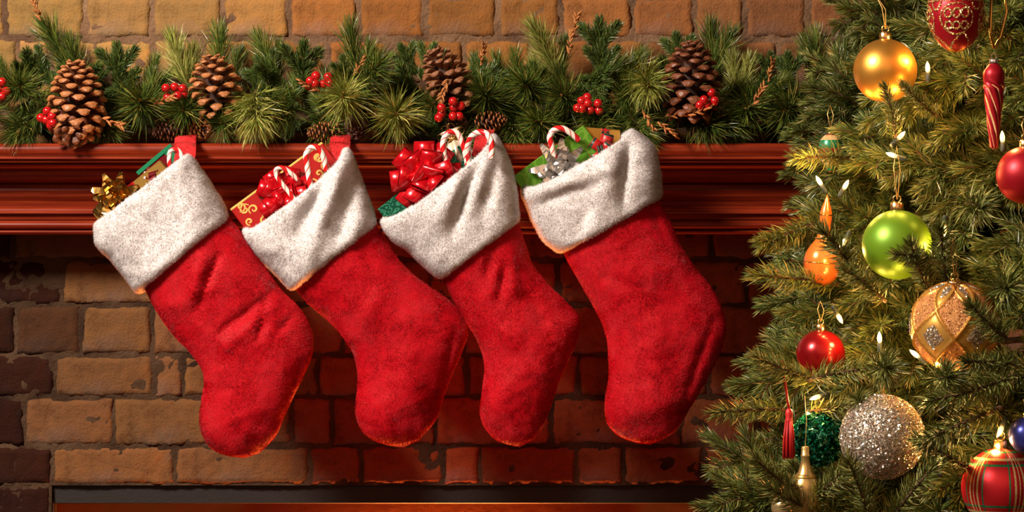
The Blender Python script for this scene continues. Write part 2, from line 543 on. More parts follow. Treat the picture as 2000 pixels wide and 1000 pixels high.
M['lattice_crust'] = plain('copper_crust', (0.62, 0.28, 0.09), 0.45, 0.5, bump=0.9, bscale=900)
M['cord_gold'] = plain('cord_gold', (0.62, 0.40, 0.14), 0.4, 0.6)
M['tassel'] = island_mat('tassel_red', [(0.0, (0.32, 0.004, 0.006)), (1.0, (0.58, 0.015, 0.015))], 0.5)
M['socket'] = plain('socket_green', (0.018, 0.028, 0.016), 0.6)
M['wire'] = plain('wire_green', (0.008, 0.014, 0.008), 0.5)
def bulb_mat():
    m, nt, N, L, b = new_mat('lit_bulb')
    b.inputs['Base Color'].default_value = (1, 0.8, 0.5, 1)
    b.inputs['Emission Color'].default_value = (1.0, 0.52, 0.14, 1)
    b.inputs['Emission Strength'].default_value = 3.4
    b.inputs['Roughness'].default_value = 0.1
    return m
M['bulb'] = bulb_mat()

# ------------------------------------------------------------------ brick walls, lintel, floor, hearth
Y_UP = 0.20      # brick face above the shelf
Y_LOW = 0.198    # brick face of the fireplace below the mantel
def slab(name, x0, x1, z0, z1, Y, step=0.006, thick=0.16, seed=0):
    nx, nz = max(3, int((x1 - x0) / step)), max(3, int((z1 - z0) / step))
    X, Z = np.meshgrid(np.linspace(x0, x1, nx), np.linspace(z0, z1, nz))
    pts = np.stack([X.ravel(), np.zeros(nx * nz), Z.ravel()], 1)
    d = 0.0042 * fbm(pts, 35, seed) + 0.0028 * fbm(pts, 120, seed + 5, 2)
    pts[:, 1] = Y - d
    F = grid_faces(nz, nx)
    v, f = box(x1 - x0, thick - 0.012, z1 - z0)
    V, F, _ = join([(pts, F), (v + [(x0 + x1) / 2, Y + 0.006 + thick / 2, (z0 + z1) / 2], f)])
    return V, F

bid = [0]
def brick_mesh(w, h, seed, proud=0.010):
    nx, nz = max(8, int(w / 0.0048)), max(6, int(h / 0.0048))
    u = np.linspace(-1, 1, nx); v = np.linspace(-1, 1, nz)
    U, W = np.meshgrid(u, v)
    X = U.ravel() * w / 2; Z = W.ravel() * h / 2
    p = np.stack([X, np.zeros_like(X), Z], 1) + seed * 3.7
    ed = np.minimum(w / 2 - np.abs(X), h / 2 - np.abs(Z))
    ed = ed + 0.0042 * fbm(p, 60, 3) + 0.0006
    rim = np.clip(ed / 0.0030, 0, 1)
    rim = rim * rim * (3 - 2 * rim)
    wob = 0.004
    X2 = X + wob * fbm(p, 28, 8) * (np.abs(U.ravel()) ** 2)
    Z2 = Z + wob * 0.7 * fbm(p, 28, 9) * (np.abs(W.ravel()) ** 2)
    relief = 0.0024 * fbm(p, 24, 1) + 0.0018 * fbm(p, 90, 2, 2)
    chip = np.clip(fbm(p, 20, 4, 3) - 0.28, 0, 1) * 0.012 + 0.003 * np.exp(-(fbm(p, 14, 31, 3) / 0.035) ** 2) * (vnoise(p, 9, 33) > 0.1)
    Y = -(proud * rim) - relief * rim + chip * rim + 0.003 * (1 - rim)
    V = np.stack([X2, Y, Z2], 1)
    F = grid_faces(nz, nx)
    ring = [i for i in range(nx)] + [k * nx + nx - 1 for k in range(1, nz)] + [(nz - 1) * nx + i for i in range(nx - 2, -1, -1)] + [k * nx for k in range(nz - 2, 0, -1)]
    b = len(V)
    back = V[ring].copy(); back[:, 1] = 0.02
    V = np.vstack([V, back])
    n = len(ring)
    for i in range(n):
        j = (i + 1) % n
        F.append((ring[i], b + i, b + j, ring[j]))
    F.append(tuple(b + i for i in range(n)))
    return mesh_from('brick', V, F, M['brick'])

def add_brick(parent, x0, x1, y0, y1, Y, color, joint=9):
    """one brick from photo-scale extents (px on its own wall plane)"""
    k = K(Y)
    j = joint / 2
    a = P(x0 + j, y1 - j, Y); c = P(x1 - j, y0 + j, Y)
    bid[0] += 1
    me = brick_mesh(c.x - a.x, c.z - a.z, bid[0] * 1.31, 0.0022 + 0.0028 * random.random())
    o = link('brick', me, parent, ((a.x + c.x) / 2, Y, (a.z + c.z) / 2), (random.uniform(-.02, .02), random.uniform(-.006, .006), random.uniform(-.012, .012)))
    o.color = (*color, 1)
    return o

def jitter(c, s=0.16):
    f = 1 + random.uniform(-s, s)
    return tuple(max(0, x * f * (1 + random.uniform(-0.05, 0.05))) for x in c)

def mixc(a, b, t):
    return tuple(x + (y - x) * t for x, y in zip(a, b))

TAN = (0.285, 0.158, 0.056)
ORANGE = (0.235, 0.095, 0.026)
BROWN = (0.19, 0.082, 0.031)
REDDISH = (0.22, 0.043, 0.015)  # red glow on the middle of the lower wall, as brick colour
SHADED = (0.140, 0.066, 0.025)  # shade below the mantel put into the brick colour
DARKRED = (0.020, 0.0055, 0.0028)

# chimney breast above the shelf: a bond of headers
V, F = slab('wall', -1.5, 1.5, 1.22, 1.95, Y_UP, seed=3)
wall_up = structure(link('wall_chimney', mesh_from('wall_chimney', V, F, M['mortar'])))
joints_a = [-250, -120, 10, 165, 297, 435, 565, 700, 830, 972, 1095, 1235, 1357, 1455, 1577, 1700, 1830, 1960, 2090, 2220]
joints_b = [-190, -60, 35, 100, 300, 395, 500, 640, 770, 905, 1040, 1180, 1260, 1420, 1520, 1640, 1770, 1900, 2030, 2160]
def wall_colour(x):  # warm glow at the centre and dimming rightward, painted into the bricks
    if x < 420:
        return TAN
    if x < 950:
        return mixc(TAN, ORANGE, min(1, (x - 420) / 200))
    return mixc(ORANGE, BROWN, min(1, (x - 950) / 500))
row = 0
edges = [(-330, -248), (-248, -166), (-166, -84), (-84, -8), (-8, 76), (76, 164), (164, 250), (250, 336)]
for r, (y0, y1) in enumerate(edges):
    js = joints_a if r % 2 == 0 else joints_b
    for a, c in zip(js[:-1], js[1:]):
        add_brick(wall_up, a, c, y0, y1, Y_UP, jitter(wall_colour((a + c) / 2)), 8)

# fireplace front below the mantel, with the hearth opening under the lintel
OX0, OX1, OY = 103, 1500, 985        # opening extents in px on the brick plane
zl = lambda py: P(0, py, Y_LOW).z
xl = lambda px: P(px, 0, Y_LOW).x
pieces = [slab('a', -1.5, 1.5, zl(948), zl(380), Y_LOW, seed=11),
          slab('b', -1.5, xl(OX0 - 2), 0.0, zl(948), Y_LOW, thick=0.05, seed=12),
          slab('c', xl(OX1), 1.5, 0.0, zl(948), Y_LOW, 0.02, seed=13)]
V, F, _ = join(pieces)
wall_low = structure(link('wall_fireplace', mesh_from('wall_fireplace', V, F, M['mortar_shaded'])))
rows = [
    (420, 507, [-330, -210, 25, 270, 500, 640, 880, 1010, 1250, 1390, 1520, 1750, 1990, 2220]),
    (507, 596, [-260, -100, 122, 375, 600, 840, 960, 1090, 1330, 1460, 1700, 1930, 2160]),
    (596, 693, [-330, -200, 32, 160, 299, 545, 670, 905, 1040, 1275, 1405, 1640, 1880, 2120]),
    (693, 776, [-260, -120, 105, 300, 357, 622, 760, 912, 1130, 1385, 1510, 1740, 1980, 2210]),
    (776, 871, [-330, -180, 47, 222, 470, 568, 648, 850, 1075, 1330, 1480, 1720, 1960, 2200]),
    (871, 948, [-240, -110, 103, 343, 604, 704, 866, 938, 1126, 1220, 1373, 1500, 1740, 1980, 2210]),
]
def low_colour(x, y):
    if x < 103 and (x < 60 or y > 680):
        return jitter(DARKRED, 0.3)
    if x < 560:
        c = SHADED
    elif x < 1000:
        c = mixc(mixc(SHADED, REDDISH, 0.45), REDDISH, min(1, (x - 560) / 260))
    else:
        c = mixc(REDDISH, SHADED, min(0.6, (x - 1000) / 700))
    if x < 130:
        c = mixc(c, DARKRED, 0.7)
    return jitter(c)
for (y0, y1, js) in rows:
    for a, c in zip(js[:-1], js[1:]):
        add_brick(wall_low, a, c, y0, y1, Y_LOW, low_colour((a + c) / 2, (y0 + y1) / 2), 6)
y0 = 948
r = 0
while y0 < 1380:                      # the jambs either side of the opening run on down to the floor
    for js in (([-330, -100, 101] if r % 2 else [-240, -20, 101]), ([1500, 1740, 1980, 2210] if r % 2 else [1500, 1620, 1860, 2100])):
        for a, c in zip(js[:-1], js[1:]):
            add_brick(wall_low, a, c, y0, y0 + 86, Y_LOW, jitter(DARKRED, 0.3) if a < 500 else jitter(BROWN))
    y0 += 86
    r += 1

# hearth recess: back and side walls, soot-reddened brick
def hearth_wall(name, V, F):
    me = mesh_from(name, V, F, M['hearth'])
    return structure(link(name, me))
M['hearth'] = plain('hearth_firebrick', (0.27, 0.085, 0.03), 0.9, bump=0.9, bscale=60)
x0, x1 = xl(OX0), xl(OX1)
ybk = Y_LOW + 0.34
v, f = box(x1 - x0 + 0.6, 0.06, 1.0); hearth_wall('wall_hearth_back', v + [(x0 + x1) / 2, ybk + 0.03, 0.5], f)
v, f = box(0.1, 0.44, 1.0); hearth_wall('wall_hearth_left', v + [x0 - 0.25, Y_LOW + 0.225, 0.5], f)
hearth_wall('wall_hearth_right', v + [x1 + 0.25, Y_LOW + 0.225, 0.5], f)
v, f = box(x1 - x0 + 0.6, 0.44, 0.06); hearth_wall('ceiling_hearth', v + [(x0 + x1) / 2, Y_LOW + 0.24, 0.90], f)
v, f = box(6, 6, 0.06)
structure(link('floor', mesh_from('floor', v + [0, -2.0, -0.03], f, M['floor'], False)))

# iron lintel: an angle bar, flange toward the room
lint = thing('lintel_bar', 'black iron lintel bar across the top of the hearth opening', 'lintel', (0, Y_LOW, zl(985)))
lx0, lx1 = xl(101), xl(1540)
zt, zb = zl(944), zl(984)
v, f = box(lx1 - lx0, 0.012, zt - zb, 0.0015)
link('face_plate', mesh_from('face_plate', v, f, M['iron'], False), lint, ((lx0 + lx1) / 2, 0.016, (zt - zb) / 2))
v, f = box(lx1 - lx0, 0.15, 0.010, 0.001)
link('bearing_flange', mesh_from('bearing_flange', v, f, M['iron'], False), lint, ((lx0 + lx1) / 2, 0.097, 0.006))

# ------------------------------------------------------------------ mantelpiece
mantel = thing('mantelpiece', 'long polished red mahogany mantelpiece with stepped mouldings', 'mantelpiece', (0, 0, P(0, 280).z))
def moulding(name, prof, x0=-1.45, x1=1.45, nx=2):
    """prof: (Y, py) points of the front, top to bottom, closed straight at the back"""
    zt0 = P(0, 280).z
    pts = [(Y, P(0, py, Y).z - zt0) for Y, py in prof]
    pts = pts + [(0.19 if Y_UP else 0.1, pts[-1][1]), (0.19, pts[0][1])]
    if pts[-2][1] < -0.03:
        pts[-2] = (Y_LOW - 0.002, pts[-2][1]); pts[-1] = (Y_LOW - 0.002, pts[-1][1])
    n = len(pts)
    V = [(x, y, z) for x in (x0, x1) for (y, z) in pts]
    F = [(i, n + i, n + (i + 1) % n, (i + 1) % n) for i in range(n)]
    F.append(tuple(range(n))); F.append(tuple(range(2 * n - 1, n - 1, -1)))
    me = mesh_from(name, V, F, M['mahogany'], False)
    return link(name, me, mantel)
def arc(Yc, pc, rY, rp, a0, a1, n=9):
    """quarter-round points: Yc/pc centre, angles in degrees, 0 = toward the room, 90 = up"""
    return [(Yc - rY * math.cos(math.radians(a0 + (a1 - a0) * i / n)), pc - rp * math.sin(math.radians(a0 + (a1 - a0) * i / n))) for i in range(n + 1)]
moulding('shelf', arc(0.010, 292, 0.010, 12, 90, -50, 12) + [(0.0055, 305)])
moulding('upper_fillet', [(0.006, 305), (0.006, 310), (0.012, 311), (0.013, 317)])
DB = 0.030                            # the mouldings under the shelf stand this much further back
moulding('bead', arc(0.034, 322, 0.010, 6, 80, -80, 8))
moulding('cove', [(DB + 0.020, 328)] + [(DB + 0.062 - 0.036 * math.cos(math.radians(a)) ** 1.0, 330 + 28 * math.sin(math.radians(a))) for a in range(0, 91, 9)])
moulding('frieze', [(DB + 0.060, 358), (DB + 0.056, 362), (DB + 0.054, 372), (DB + 0.056, 384), (DB + 0.062, 393), (DB + 0.064, 402)])
moulding('lower_cove', [(DB + 0.064, 402)] + [(DB + 0.064 - 0.016 * math.sin(math.radians(a)), 402 + 10 * (1 - math.cos(math.radians(a)))) for a in range(0, 91, 12)] + [(DB + 0.046, 412.5)])
moulding('lower_fillet', [(DB + 0.044, 412.5), (DB + 0.043, 414), (DB + 0.043, 417), (DB + 0.050, 418), (DB + 0.052, 429)])
moulding('torus', arc(DB + 0.060, 439, 0.014, 9.5, 85, -85, 10))
moulding('base_bead', arc(DB + 0.062, 453, 0.010, 4.5, 85, -85, 8))

# ------------------------------------------------------------------ plush helpers
def tri_mesh(name, V, T, mats, fmat=None, smooth_n=0, normals=None):
    """large triangle/quad soup written straight into the mesh arrays; T is an (n, 3) index array"""
    me = bpy.data.meshes.new(name)
    V = np.ascontiguousarray(V, np.float32); T = np.ascontiguousarray(T, np.int32)
    me.vertices.add(len(V)); me.vertices.foreach_set('co', V.ravel())
    me.loops.add(T.size); me.loops.foreach_set('vertex_index', T.ravel())
    me.polygons.add(len(T)); me.polygons.foreach_set('loop_start', np.arange(0, T.size, 3, dtype=np.int32))
    for m in mats:
        me.materials.append(m)
    if fmat is not None:
        me.polygons.foreach_set('material_index', np.asarray(fmat, np.int32))
    sm = np.zeros(len(T), bool); sm[:smooth_n] = True
    if normals is not None:
        sm[:] = True
    me.polygons.foreach_set('use_smooth', sm)
    me.update(calc_edges=True)
    if normals is not None:
        at = me.attributes.new('custom_normal', 'FLOAT_VECTOR', 'POINT')
        at.data.foreach_set('vector', np.ascontiguousarray(normals, np.float32).ravel())
        me.update()
    return me

def plush(name, G, density, length, width, lean, mat, seed, parent, down=(0.0, 0.0, -1.0), patch=14.0, jit=0.45, tuft_f=240.0, tuft_a=0.8, soft=0.6, amp=3.0):
    """a soft pile surface: the skin G (rows x cols x 3, closed around) with its pile of short strands, one mesh"""
    rg = np.random.default_rng(seed)
    R, C = G.shape[:2]
    Gw = np.concatenate([G, G[:, :1]], 1)
    a, b, c, d = Gw[:-1, :-1], Gw[:-1, 1:], Gw[1:, 1:], Gw[1:, :-1]
    nrm = np.cross(b - a, d - a) + np.cross(d - c, b - c)
    # orient outward: compare with direction away from each row's centre
    ctr = G.mean(1)
    rowc = (ctr[:-1] + ctr[1:])[:, None] / 2
    area = np.linalg.norm(nrm, axis=-1) / 2
    quadc = (a + b + c + d) / 4
    if np.einsum('ijk,ijk->ij', nrm, quadc - rowc).sum() < 0:
        nrm = -nrm; flip = True
    else:
        flip = False
    un = unit(nrm)
    w = area * np.where(un[..., 1] > 0.25, 0.22, 1.0)
    n = int(w.sum() * density * 1e6)
    q = rg.choice(w.size, n, p=(w / w.sum()).ravel())
    i, j = np.unravel_index(q, w.shape)
    s, t = rg.random(n)[:, None], rg.random(n)[:, None]
    p = (a[i, j] * (1 - s) + b[i, j] * s) * (1 - t) + (d[i, j] * (1 - s) + c[i, j] * s) * t
    # smooth normal from neighbours
    vn = np.zeros_like(Gw)
    vn[:-1, :-1] += un; vn[:-1, 1:] += un; vn[1:, 1:] += un; vn[1:, :-1] += un
    vn[:, 0] += vn[:, -1]; vn[:, -1] = vn[:, 0]
    vn = unit(vn)
    nn = unit((vn[i, j] * (1 - s) + vn[i, j + 1] * s) * (1 - t) + (vn[i + 1, j] * (1 - s) + vn[i + 1, j + 1] * s) * t)
    f1 = fbm(p, patch, seed, 3); f2 = fbm(p, patch, seed + 50, 3); f3 = fbm(p, patch, seed + 90, 3)
    tuft = np.stack([vnoise(p, tuft_f, seed + 5), vnoise(p, tuft_f, seed + 6), vnoise(p, tuft_f, seed + 7)], 1)
    field = np.stack([f1, f2, f3], 1) * amp + tuft * tuft_a + np.asarray(down)[None] * 0.5 + rg.normal(0, jit, (n, 3))
    tang = field - nn * np.einsum('ij,ij->i', field, nn)[:, None]
    dr = unit(nn + tang * lean)
    sd = unit(np.cross(dr, nn) + rg.normal(0, 0.35, (n, 3)))
    ln = length * (0.6 + 0.6 * rg.random(n))[:, None]
    hw = width / 2
    Vs = np.empty((n * 3, 3))
    Vs[0::3] = p - sd * hw - nn * 0.0006
    Vs[1::3] = p + sd * hw - nn * 0.0006
    Vs[2::3] = p + dr * ln
    base = G.reshape(-1, 3)
    Tb = []
    for r_ in range(R - 1):
        for c_ in range(C):
            k0, k1 = r_ * C + c_, r_ * C + (c_ + 1) % C
            k2, k3 = k1 + C, k0 + C
            if flip:
                Tb += [(k0, k2, k1), (k0, k3, k2)]
            else:
                Tb += [(k0, k1, k2), (k0, k2, k3)]
    Tb = np.array(Tb)
    Ts = np.arange(n * 3).reshape(-1, 3)
    fn = unit(np.cross(Vs[1::3] - Vs[0::3], Vs[2::3] - Vs[0::3]))
    back = np.einsum('ij,ij->i', fn, nn) < 0
    Ts[back] = Ts[back][:, ::-1]
    fn[back] *= -1
    sn = unit(nn * soft + fn * (1 - soft))                 # pile shades softly, between its own lie and the skin's
    bn = vn[:, :-1].reshape(-1, 3)
    me = tri_mesh(name, np.vstack([base, Vs]), np.vstack([Tb, Ts + len(base)]), [mat], normals=np.vstack([bn, np.repeat(sn, 3, 0)]))
    return link(name, me, parent)

def seg_dist(px, py, x0, y0, x1, y1):
    dx, dy = x1 - x0, y1 - y0
    t = np.clip(((px - x0) * dx + (py - y0) * dy) / (dx * dx + dy * dy), 0, 1)
    return np.hypot(px - x0 - t * dx, py - y0 - t * dy), t

def to_px(G):
    k = PX * (D + G[..., 1]) / D
    return G[..., 0] / k + 1000, 500 - (G[..., 2] - ZC) / k

def apply_folds(G, folds, front):
    qx, qy = to_px(G)
    dy = 0
    for (x0, y0, x1, y1, amp, wd) in folds:
        dist, t = seg_dist(qx, qy, x0, y0, x1, y1)
        dy = dy + amp * np.exp(-(dist / wd) ** 2) * (0.35 + 0.65 * np.sin(np.pi * np.clip(t * 0.9 + 0.08, 0, 1)))
    G[..., 1] -= dy * front

def stocking(label, Y, cuffL, cuffR, sag, bodyL, bodyR, tip, cuff_folds, body_folds, loop, seed):
    base = P(*loop[0], Y)
    root = thing('christmas_stocking', label, 'stocking', tuple(base), 'red plush stockings hung along the mantel')
    off = np.array(base)
    # ---- leg and foot
    N, C = 84, 72
    Lc, Rc = catmull(bodyL, N), catmull(bodyR, N)
    # round off toward the toe tip
    tt = np.linspace(0, 1, N)
    ang = np.linspace(0, 2 * math.pi, C, endpoint=False)
    wpx = np.linalg.norm(Rc - Lc, axis=1)
    dep = np.minimum(0.046, 0.30 * wpx * PX) * (1 - 0.12 * tt)
    G = np.empty((N, C, 3))
    for i in range(N):
        L3 = np.array(P(*Lc[i], Y)); R3 = np.array(P(*Rc[i], Y))
        mid = (L3 + R3) / 2; h = (R3 - L3) / 2
        hl = np.linalg.norm(h); h = h * max(0.05, (hl - 0.0018) / hl)
        c, s = np.cos(ang), np.sin(ang)
        G[i] = mid + c[:, None] * h + np.stack([0 * c, s * np.abs(s) ** 0.12 * dep[i], 0 * c], 1)
    front = np.clip(-np.sin(ang), 0, 1)[None, :] ** 0.7
    apply_folds(G, body_folds, front)
    pts = G.reshape(-1, 3)
    nz = (0.0085 * fbm(pts * [1, 0.3, 1], 20, seed, 3) + 0.0015 * fbm(pts, 75, seed + 4, 2)).reshape(N, C)
    ramp_ = np.clip(np.minimum(tt * 8, (1 - tt) * 12), 0, 1)[:, None]
    G[..., 1] -= nz * front * ramp_
    tip3 = np.array(P(*tip, Y))
    end = [tip3 + (G[-1] - tip3) * k for k in (0.6, 0.25, 0.02)]
    G = np.concatenate([G, np.array(end)], 0) - off
    plush('leg_and_foot', G, 2.3, 0.0023, 0.0006, 1.15, M['fur_red'], seed, root, down=(0.2, 0, -1), patch=30, jit=0.28, tuft_f=300.0, tuft_a=0.5, soft=0.30)
    # ---- folded white cuff, open at the top
    prof = [(0.62, -0.019), (0.45, -0.018), (0.25, -0.018), (0.10, -0.017), (0.03, -0.014), (-0.01, -0.009), (0.005, -0.003), (0.05, 0.0)] + \
           [(v, 0.0) for v in np.linspace(0.1, 0.92, 22)] + [(0.965, -0.0008), (0.992, -0.004), (0.998, -0.009), (0.97, -0.013), (0.90, -0.014)]
    n = 201
    Lf, Rf = catmull(cuffL, n), catmull(cuffR, n)
    C2 = 84
    a2 = np.linspace(0, 2 * math.pi, C2, endpoint=False)
    G = np.empty((len(prof), C2, 3))
    for i, (v, o) in enumerate(prof):
        k = int(np.clip(v, 0, 1) * (n - 1))
        ext = (Lf[0] - Lf[6]) * (-v * 30 if v < 0 else 0)
        L3 = np.array(P(*(Lf[k]), Y)); R3 = np.array(P(*(Rf[k]), Y))
        mid = (L3 + R3) / 2; h = (R3 - L3) / 2
        hl = np.linalg.norm(h); hu = h / hl
        hh = hu * (hl + o - 0.0045)
        c, s = np.cos(a2), np.sin(a2)
        cx = np.sign(c) * np.abs(c) ** 0.9
        sy = np.sign(s) * np.abs(s) ** 0.8 * (0.056 + o)
        G[i] = mid + cx[:, None] * hh + np.stack([0 * c, sy, 0 * c], 1)
        dn = np.array(P(*((Lf[-1] + Rf[-1]) / 2), Y)) - np.array(P(*((Lf[0] + Rf[0]) / 2), Y))
        dn = dn / np.linalg.norm(dn)
        fr = np.clip(-s, 0, 1) * np.clip(1 - v / 0.8, 0, 1)
        G[i] += dn * (sag * PX) * fr[:, None]
        if v < 0.01:
            G[i] -= dn * 0.004
    fr2 = np.clip(-np.sin(a2), 0, 1)[None, :] ** 0.6
    apply_folds(G, cuff_folds, fr2)
    pts = G.reshape(-1, 3)
    d_ = (0.004 * fbm(pts * [1, 0.3, 1], 26, seed + 7, 3) + 0.0022 * fbm(pts, 90, seed + 9, 2)).reshape(G.shape[:2])
    G[..., 1] -= d_ * fr2
    hem = np.stack([fbm(pts, 45, seed + 21, 2), 0 * d_.ravel(), fbm(pts, 45, seed + 22, 2)], 1).reshape(G.shape) * 0.003
    G += hem
    G -= off
    plush('cuff', G, 1.7, 0.0048, 0.0011, 1.25, M['fur_white'], seed + 3, root, down=(-0.1, 0, -0.7), patch=30, jit=0.6, tuft_f=170.0, tuft_a=0.6, soft=0.93, amp=0.7)
    # ---- red felt hanging loop over the mantel edge
    if len(loop) > 1:
        (lx, ly), (tx, ty), wpx_ = loop[0], loop[1], loop[2]
        zt = P(0, 280).z
        zt2 = zt + (P(tx, ty).z - zt)
        path = [np.array(P(lx - 6, ly + 26, Y + 0.012)), np.array(P(lx, ly, Y + 0.016)), np.array(P((lx + tx) / 2, (ly + ty) / 2, (Y - 0.02) / 2 + 0.002)),
                np.array(P(tx, ty + 9, -0.018)), np.array((P(tx, ty, -0.006))), np.array((P(tx, 0).x, 0.012, zt2)), np.array((P(tx, 0).x, 0.05, zt + 0.005)), np.array((P(tx, 0).x, 0.10, zt + 0.003))]
        pp = catmull(path, 40)
        T = unit(np.gradient(pp, axis=0))
        side = np.array([1.0, 0, 0.12])
        V, F = [], []
        m = 7
        for i in range(40):
            nrm = np.cross(T[i], side); nrm /= np.linalg.norm(nrm)
            ring = []
            for sgn in (1, -1):
                for k in range(m):
                    u = (k / (m - 1) - 0.5) * sgn
                    V.append(pp[i] + side * u * wpx_ * PX + nrm * (0.0022 * sgn * (1 - (2 * abs(u)) ** 6)) + np.array([0, 0, 0.0015 * math.sin(i * 0.7 + u * 5)]))
        V = np.array(V).reshape(40, 2 * m, 3) - off
        plush('hanging_loop', V, 1.2, 0.0028, 0.0008, 1.0, M['felt_red'], seed + 8, root, patch=30)
    return root

stocking('red plush stocking nearest the frame edge, holding a gift with a gold star bow', -0.078,
    [(181, 448), (187, 482), (216, 510), (243, 548), (268, 577)], [(377, 301), (400, 335), (420, 365), (437, 392), (449, 424)], 8,
    [(258, 520), (288, 578), (310, 617), (340, 658), (372, 692), (392, 722), (397, 750), (393, 780), (388, 810), (390, 838), (400, 863), (420, 882), (446, 891)],
    [(420, 392), (462, 440), (490, 478), (518, 520), (548, 563), (585, 600), (608, 640), (613, 682), (600, 720), (578, 766), (558, 810), (541, 850), (508, 884)],
    (478, 894),
    [(300, 430, 280, 520, -0.004, 22), (395, 350, 350, 520, 0.004, 25), (240, 500, 270, 560, -0.004, 14)],
    [(425, 500, 392, 585, -0.010, 9), (400, 505, 372, 590, 0.006, 12), (545, 560, 420, 655, -0.009, 10), (560, 575, 440, 680, 0.006, 13), (520, 590, 505, 660, -0.008, 9), (575, 610, 540, 655, -0.006, 8), (395, 640, 470, 690, 0.004, 12), (330, 600, 420, 560, 0.004, 16), (590, 700, 548, 820, -0.006, 7)],
    ((362, 302), (362, 270), 40), 101)
stocking('red plush stocking filled with a red and gold scroll-print gift', -0.066,
    [(471, 460), (492, 492), (520, 520), (545, 548), (567, 570)], [(688, 287), (700, 325), (713, 362), (727, 400), (739, 437)], 22,
    [(545, 520), (574, 566), (603, 596), (640, 628), (668, 658), (687, 690), (695, 722), (697, 755), (694, 788), (694, 815), (706, 842), (732, 861), (760, 870)],
    [(712, 410), (748, 455), (772, 495), (803, 530), (842, 560), (884, 590), (910, 622), (914, 655), (902, 690), (884, 730), (868, 775), (853, 820), (820, 858)],
    (788, 873),
    [(672, 312, 625, 430, 0.017, 15), (625, 430, 590, 540, 0.010, 20), (650, 325, 585, 450, -0.016, 17), (700, 345, 660, 470, -0.010, 15), (715, 380, 690, 460, 0.006, 16), (500, 470, 560, 500, 0.004, 16)],
    [(780, 520, 700, 640, 0.005, 18), (650, 560, 690, 640, -0.005, 14), (760, 560, 840, 640, -0.004, 20), (890, 640, 850, 800, -0.006, 8), (800, 680, 760, 800, 0.004, 24)],
    ((664, 300), (664, 270), 38), 202)
stocking('red plush stocking with a big red ribbon bow and two candy canes at its opening', -0.088,
    [(739, 440), (762, 470), (795, 492), (825, 522), (857, 548)], [(974, 263), (993, 300), (1006, 340), (1013, 385), (1017, 428)], 22,
    [(832, 505), (866, 552), (886, 592), (906, 626), (927, 658), (941, 692), (945, 724), (942, 755), (937, 785), (936, 812), (946, 838), (966, 858), (990, 868)],
    [(992, 395), (1018, 446), (1030, 482), (1042, 515), (1068, 550), (1104, 585), (1131, 615), (1132, 648), (1118, 690), (1098, 733), (1081, 780), (1066, 825), (1045, 855)],
    (1016, 872),
    [(935, 310, 870, 470, -0.013, 15), (915, 320, 845, 450, 0.011, 14), (890, 370, 860, 500, 0.008, 15), (955, 300, 905, 440, 0.006, 13), (965, 330, 945, 420, -0.010, 13), (795, 430, 830, 500, -0.004, 20)],
    [(960, 490, 950, 560, -0.006, 10), (985, 520, 975, 590, -0.008, 9), (1000, 500, 1005, 600, 0.006, 12), (940, 600, 1020, 680, 0.004, 20), (1030, 560, 1070, 650, -0.005, 12), (960, 760, 1040, 720, 0.003, 18)],
    ((944, 276), (948, 259), 34), 303)
stocking('red plush stocking nearest the tree, holding a lime gift with silver star bow', -0.078,
    [(1015, 380), (1028, 412), (1042, 445), (1062, 476), (1088, 498)], [(1243, 253), (1277, 280), (1289, 315), (1293, 350), (1296, 382)], 15,
    [(1075, 440), (1100, 498), (1116, 528), (1142, 572), (1166, 615), (1182, 656), (1187, 698), (1187, 735), (1182, 770), (1179, 802), (1188, 832), (1210, 853), (1240, 864)],
    [(1262, 350), (1286, 390), (1310, 430), (1330, 478), (1358, 520), (1393, 565), (1414, 606), (1420, 645), (1406, 692), (1383, 738), (1353, 790), (1324, 836), (1298, 856)],
    (1270, 867),
    [(1226, 285, 1216, 400, -0.015, 11), (1250, 270, 1275, 360, 0.006, 18), (1200, 300, 1150, 440, 0.008, 20), (1165, 390, 1120, 465, -0.007, 14), (1030, 385, 1190, 330, 0.006, 13), (1040, 402, 1180, 352, -0.005, 10)],
    [(1270, 400, 1300, 470, -0.006, 10), (1150, 520, 1200, 580, 0.004, 14), (1180, 540, 1240, 560, -0.005, 9), (1230, 620, 1260, 700, -0.005, 10), (1290, 640, 1280, 760, 0.004, 20), (1395, 620, 1330, 800, -0.006, 10), (1270, 730, 1300, 760, -0.005, 8)],
    ((1262, 285),), 404)

# ------------------------------------------------------------------ gifts and candy in the stockings
def face_mat4(px, py, Y, ang=0, tilt=0, yaw=0, scale=1):
    """placement at a pixel: local X along ang (degrees, counter-clockwise in view), local Z up, local -Y toward the room"""
    return Matrix.Translation(P(px, py, Y)) @ Matrix.Rotation(-math.radians(ang), 4, 'Y') @ Matrix.Rotation(math.radians(yaw), 4, 'Z') @ Matrix.Rotation(math.radians(tilt), 4, 'X') @ Matrix.Scale(scale, 4)

def bow_loop_mesh(name, L, h, w, taper, mat, n=18):
    """a ribbon loop leaving the origin along +X; taper narrows it to a point at its outer end"""
    s = np.linspace(0.02, 0.98, n)
    x = L * (1 - np.cos(2 * np.pi * s)) / 2
    z = h * np.sin(2 * np.pi * s) + 0.0
    ww = w * (1 - taper * np.clip((x / L), 0, 1) ** 2)
    V, F = [], []
    th = 0.0003
    for i in range(n):
        t = np.array([np.cos(0), 0, 0])
        for off, yy in ((-1, -1), (-1, 1), (1, 1), (1, -1)):
            V.append((x[i] + (0 if taper else 0), yy * ww[i] / 2, z[i] + off * th + (0.10 * h * yy if taper else 0)))
    F = grid_faces(n, 4, True)
    return mesh_from(name, V, F, mat, taper == 0)

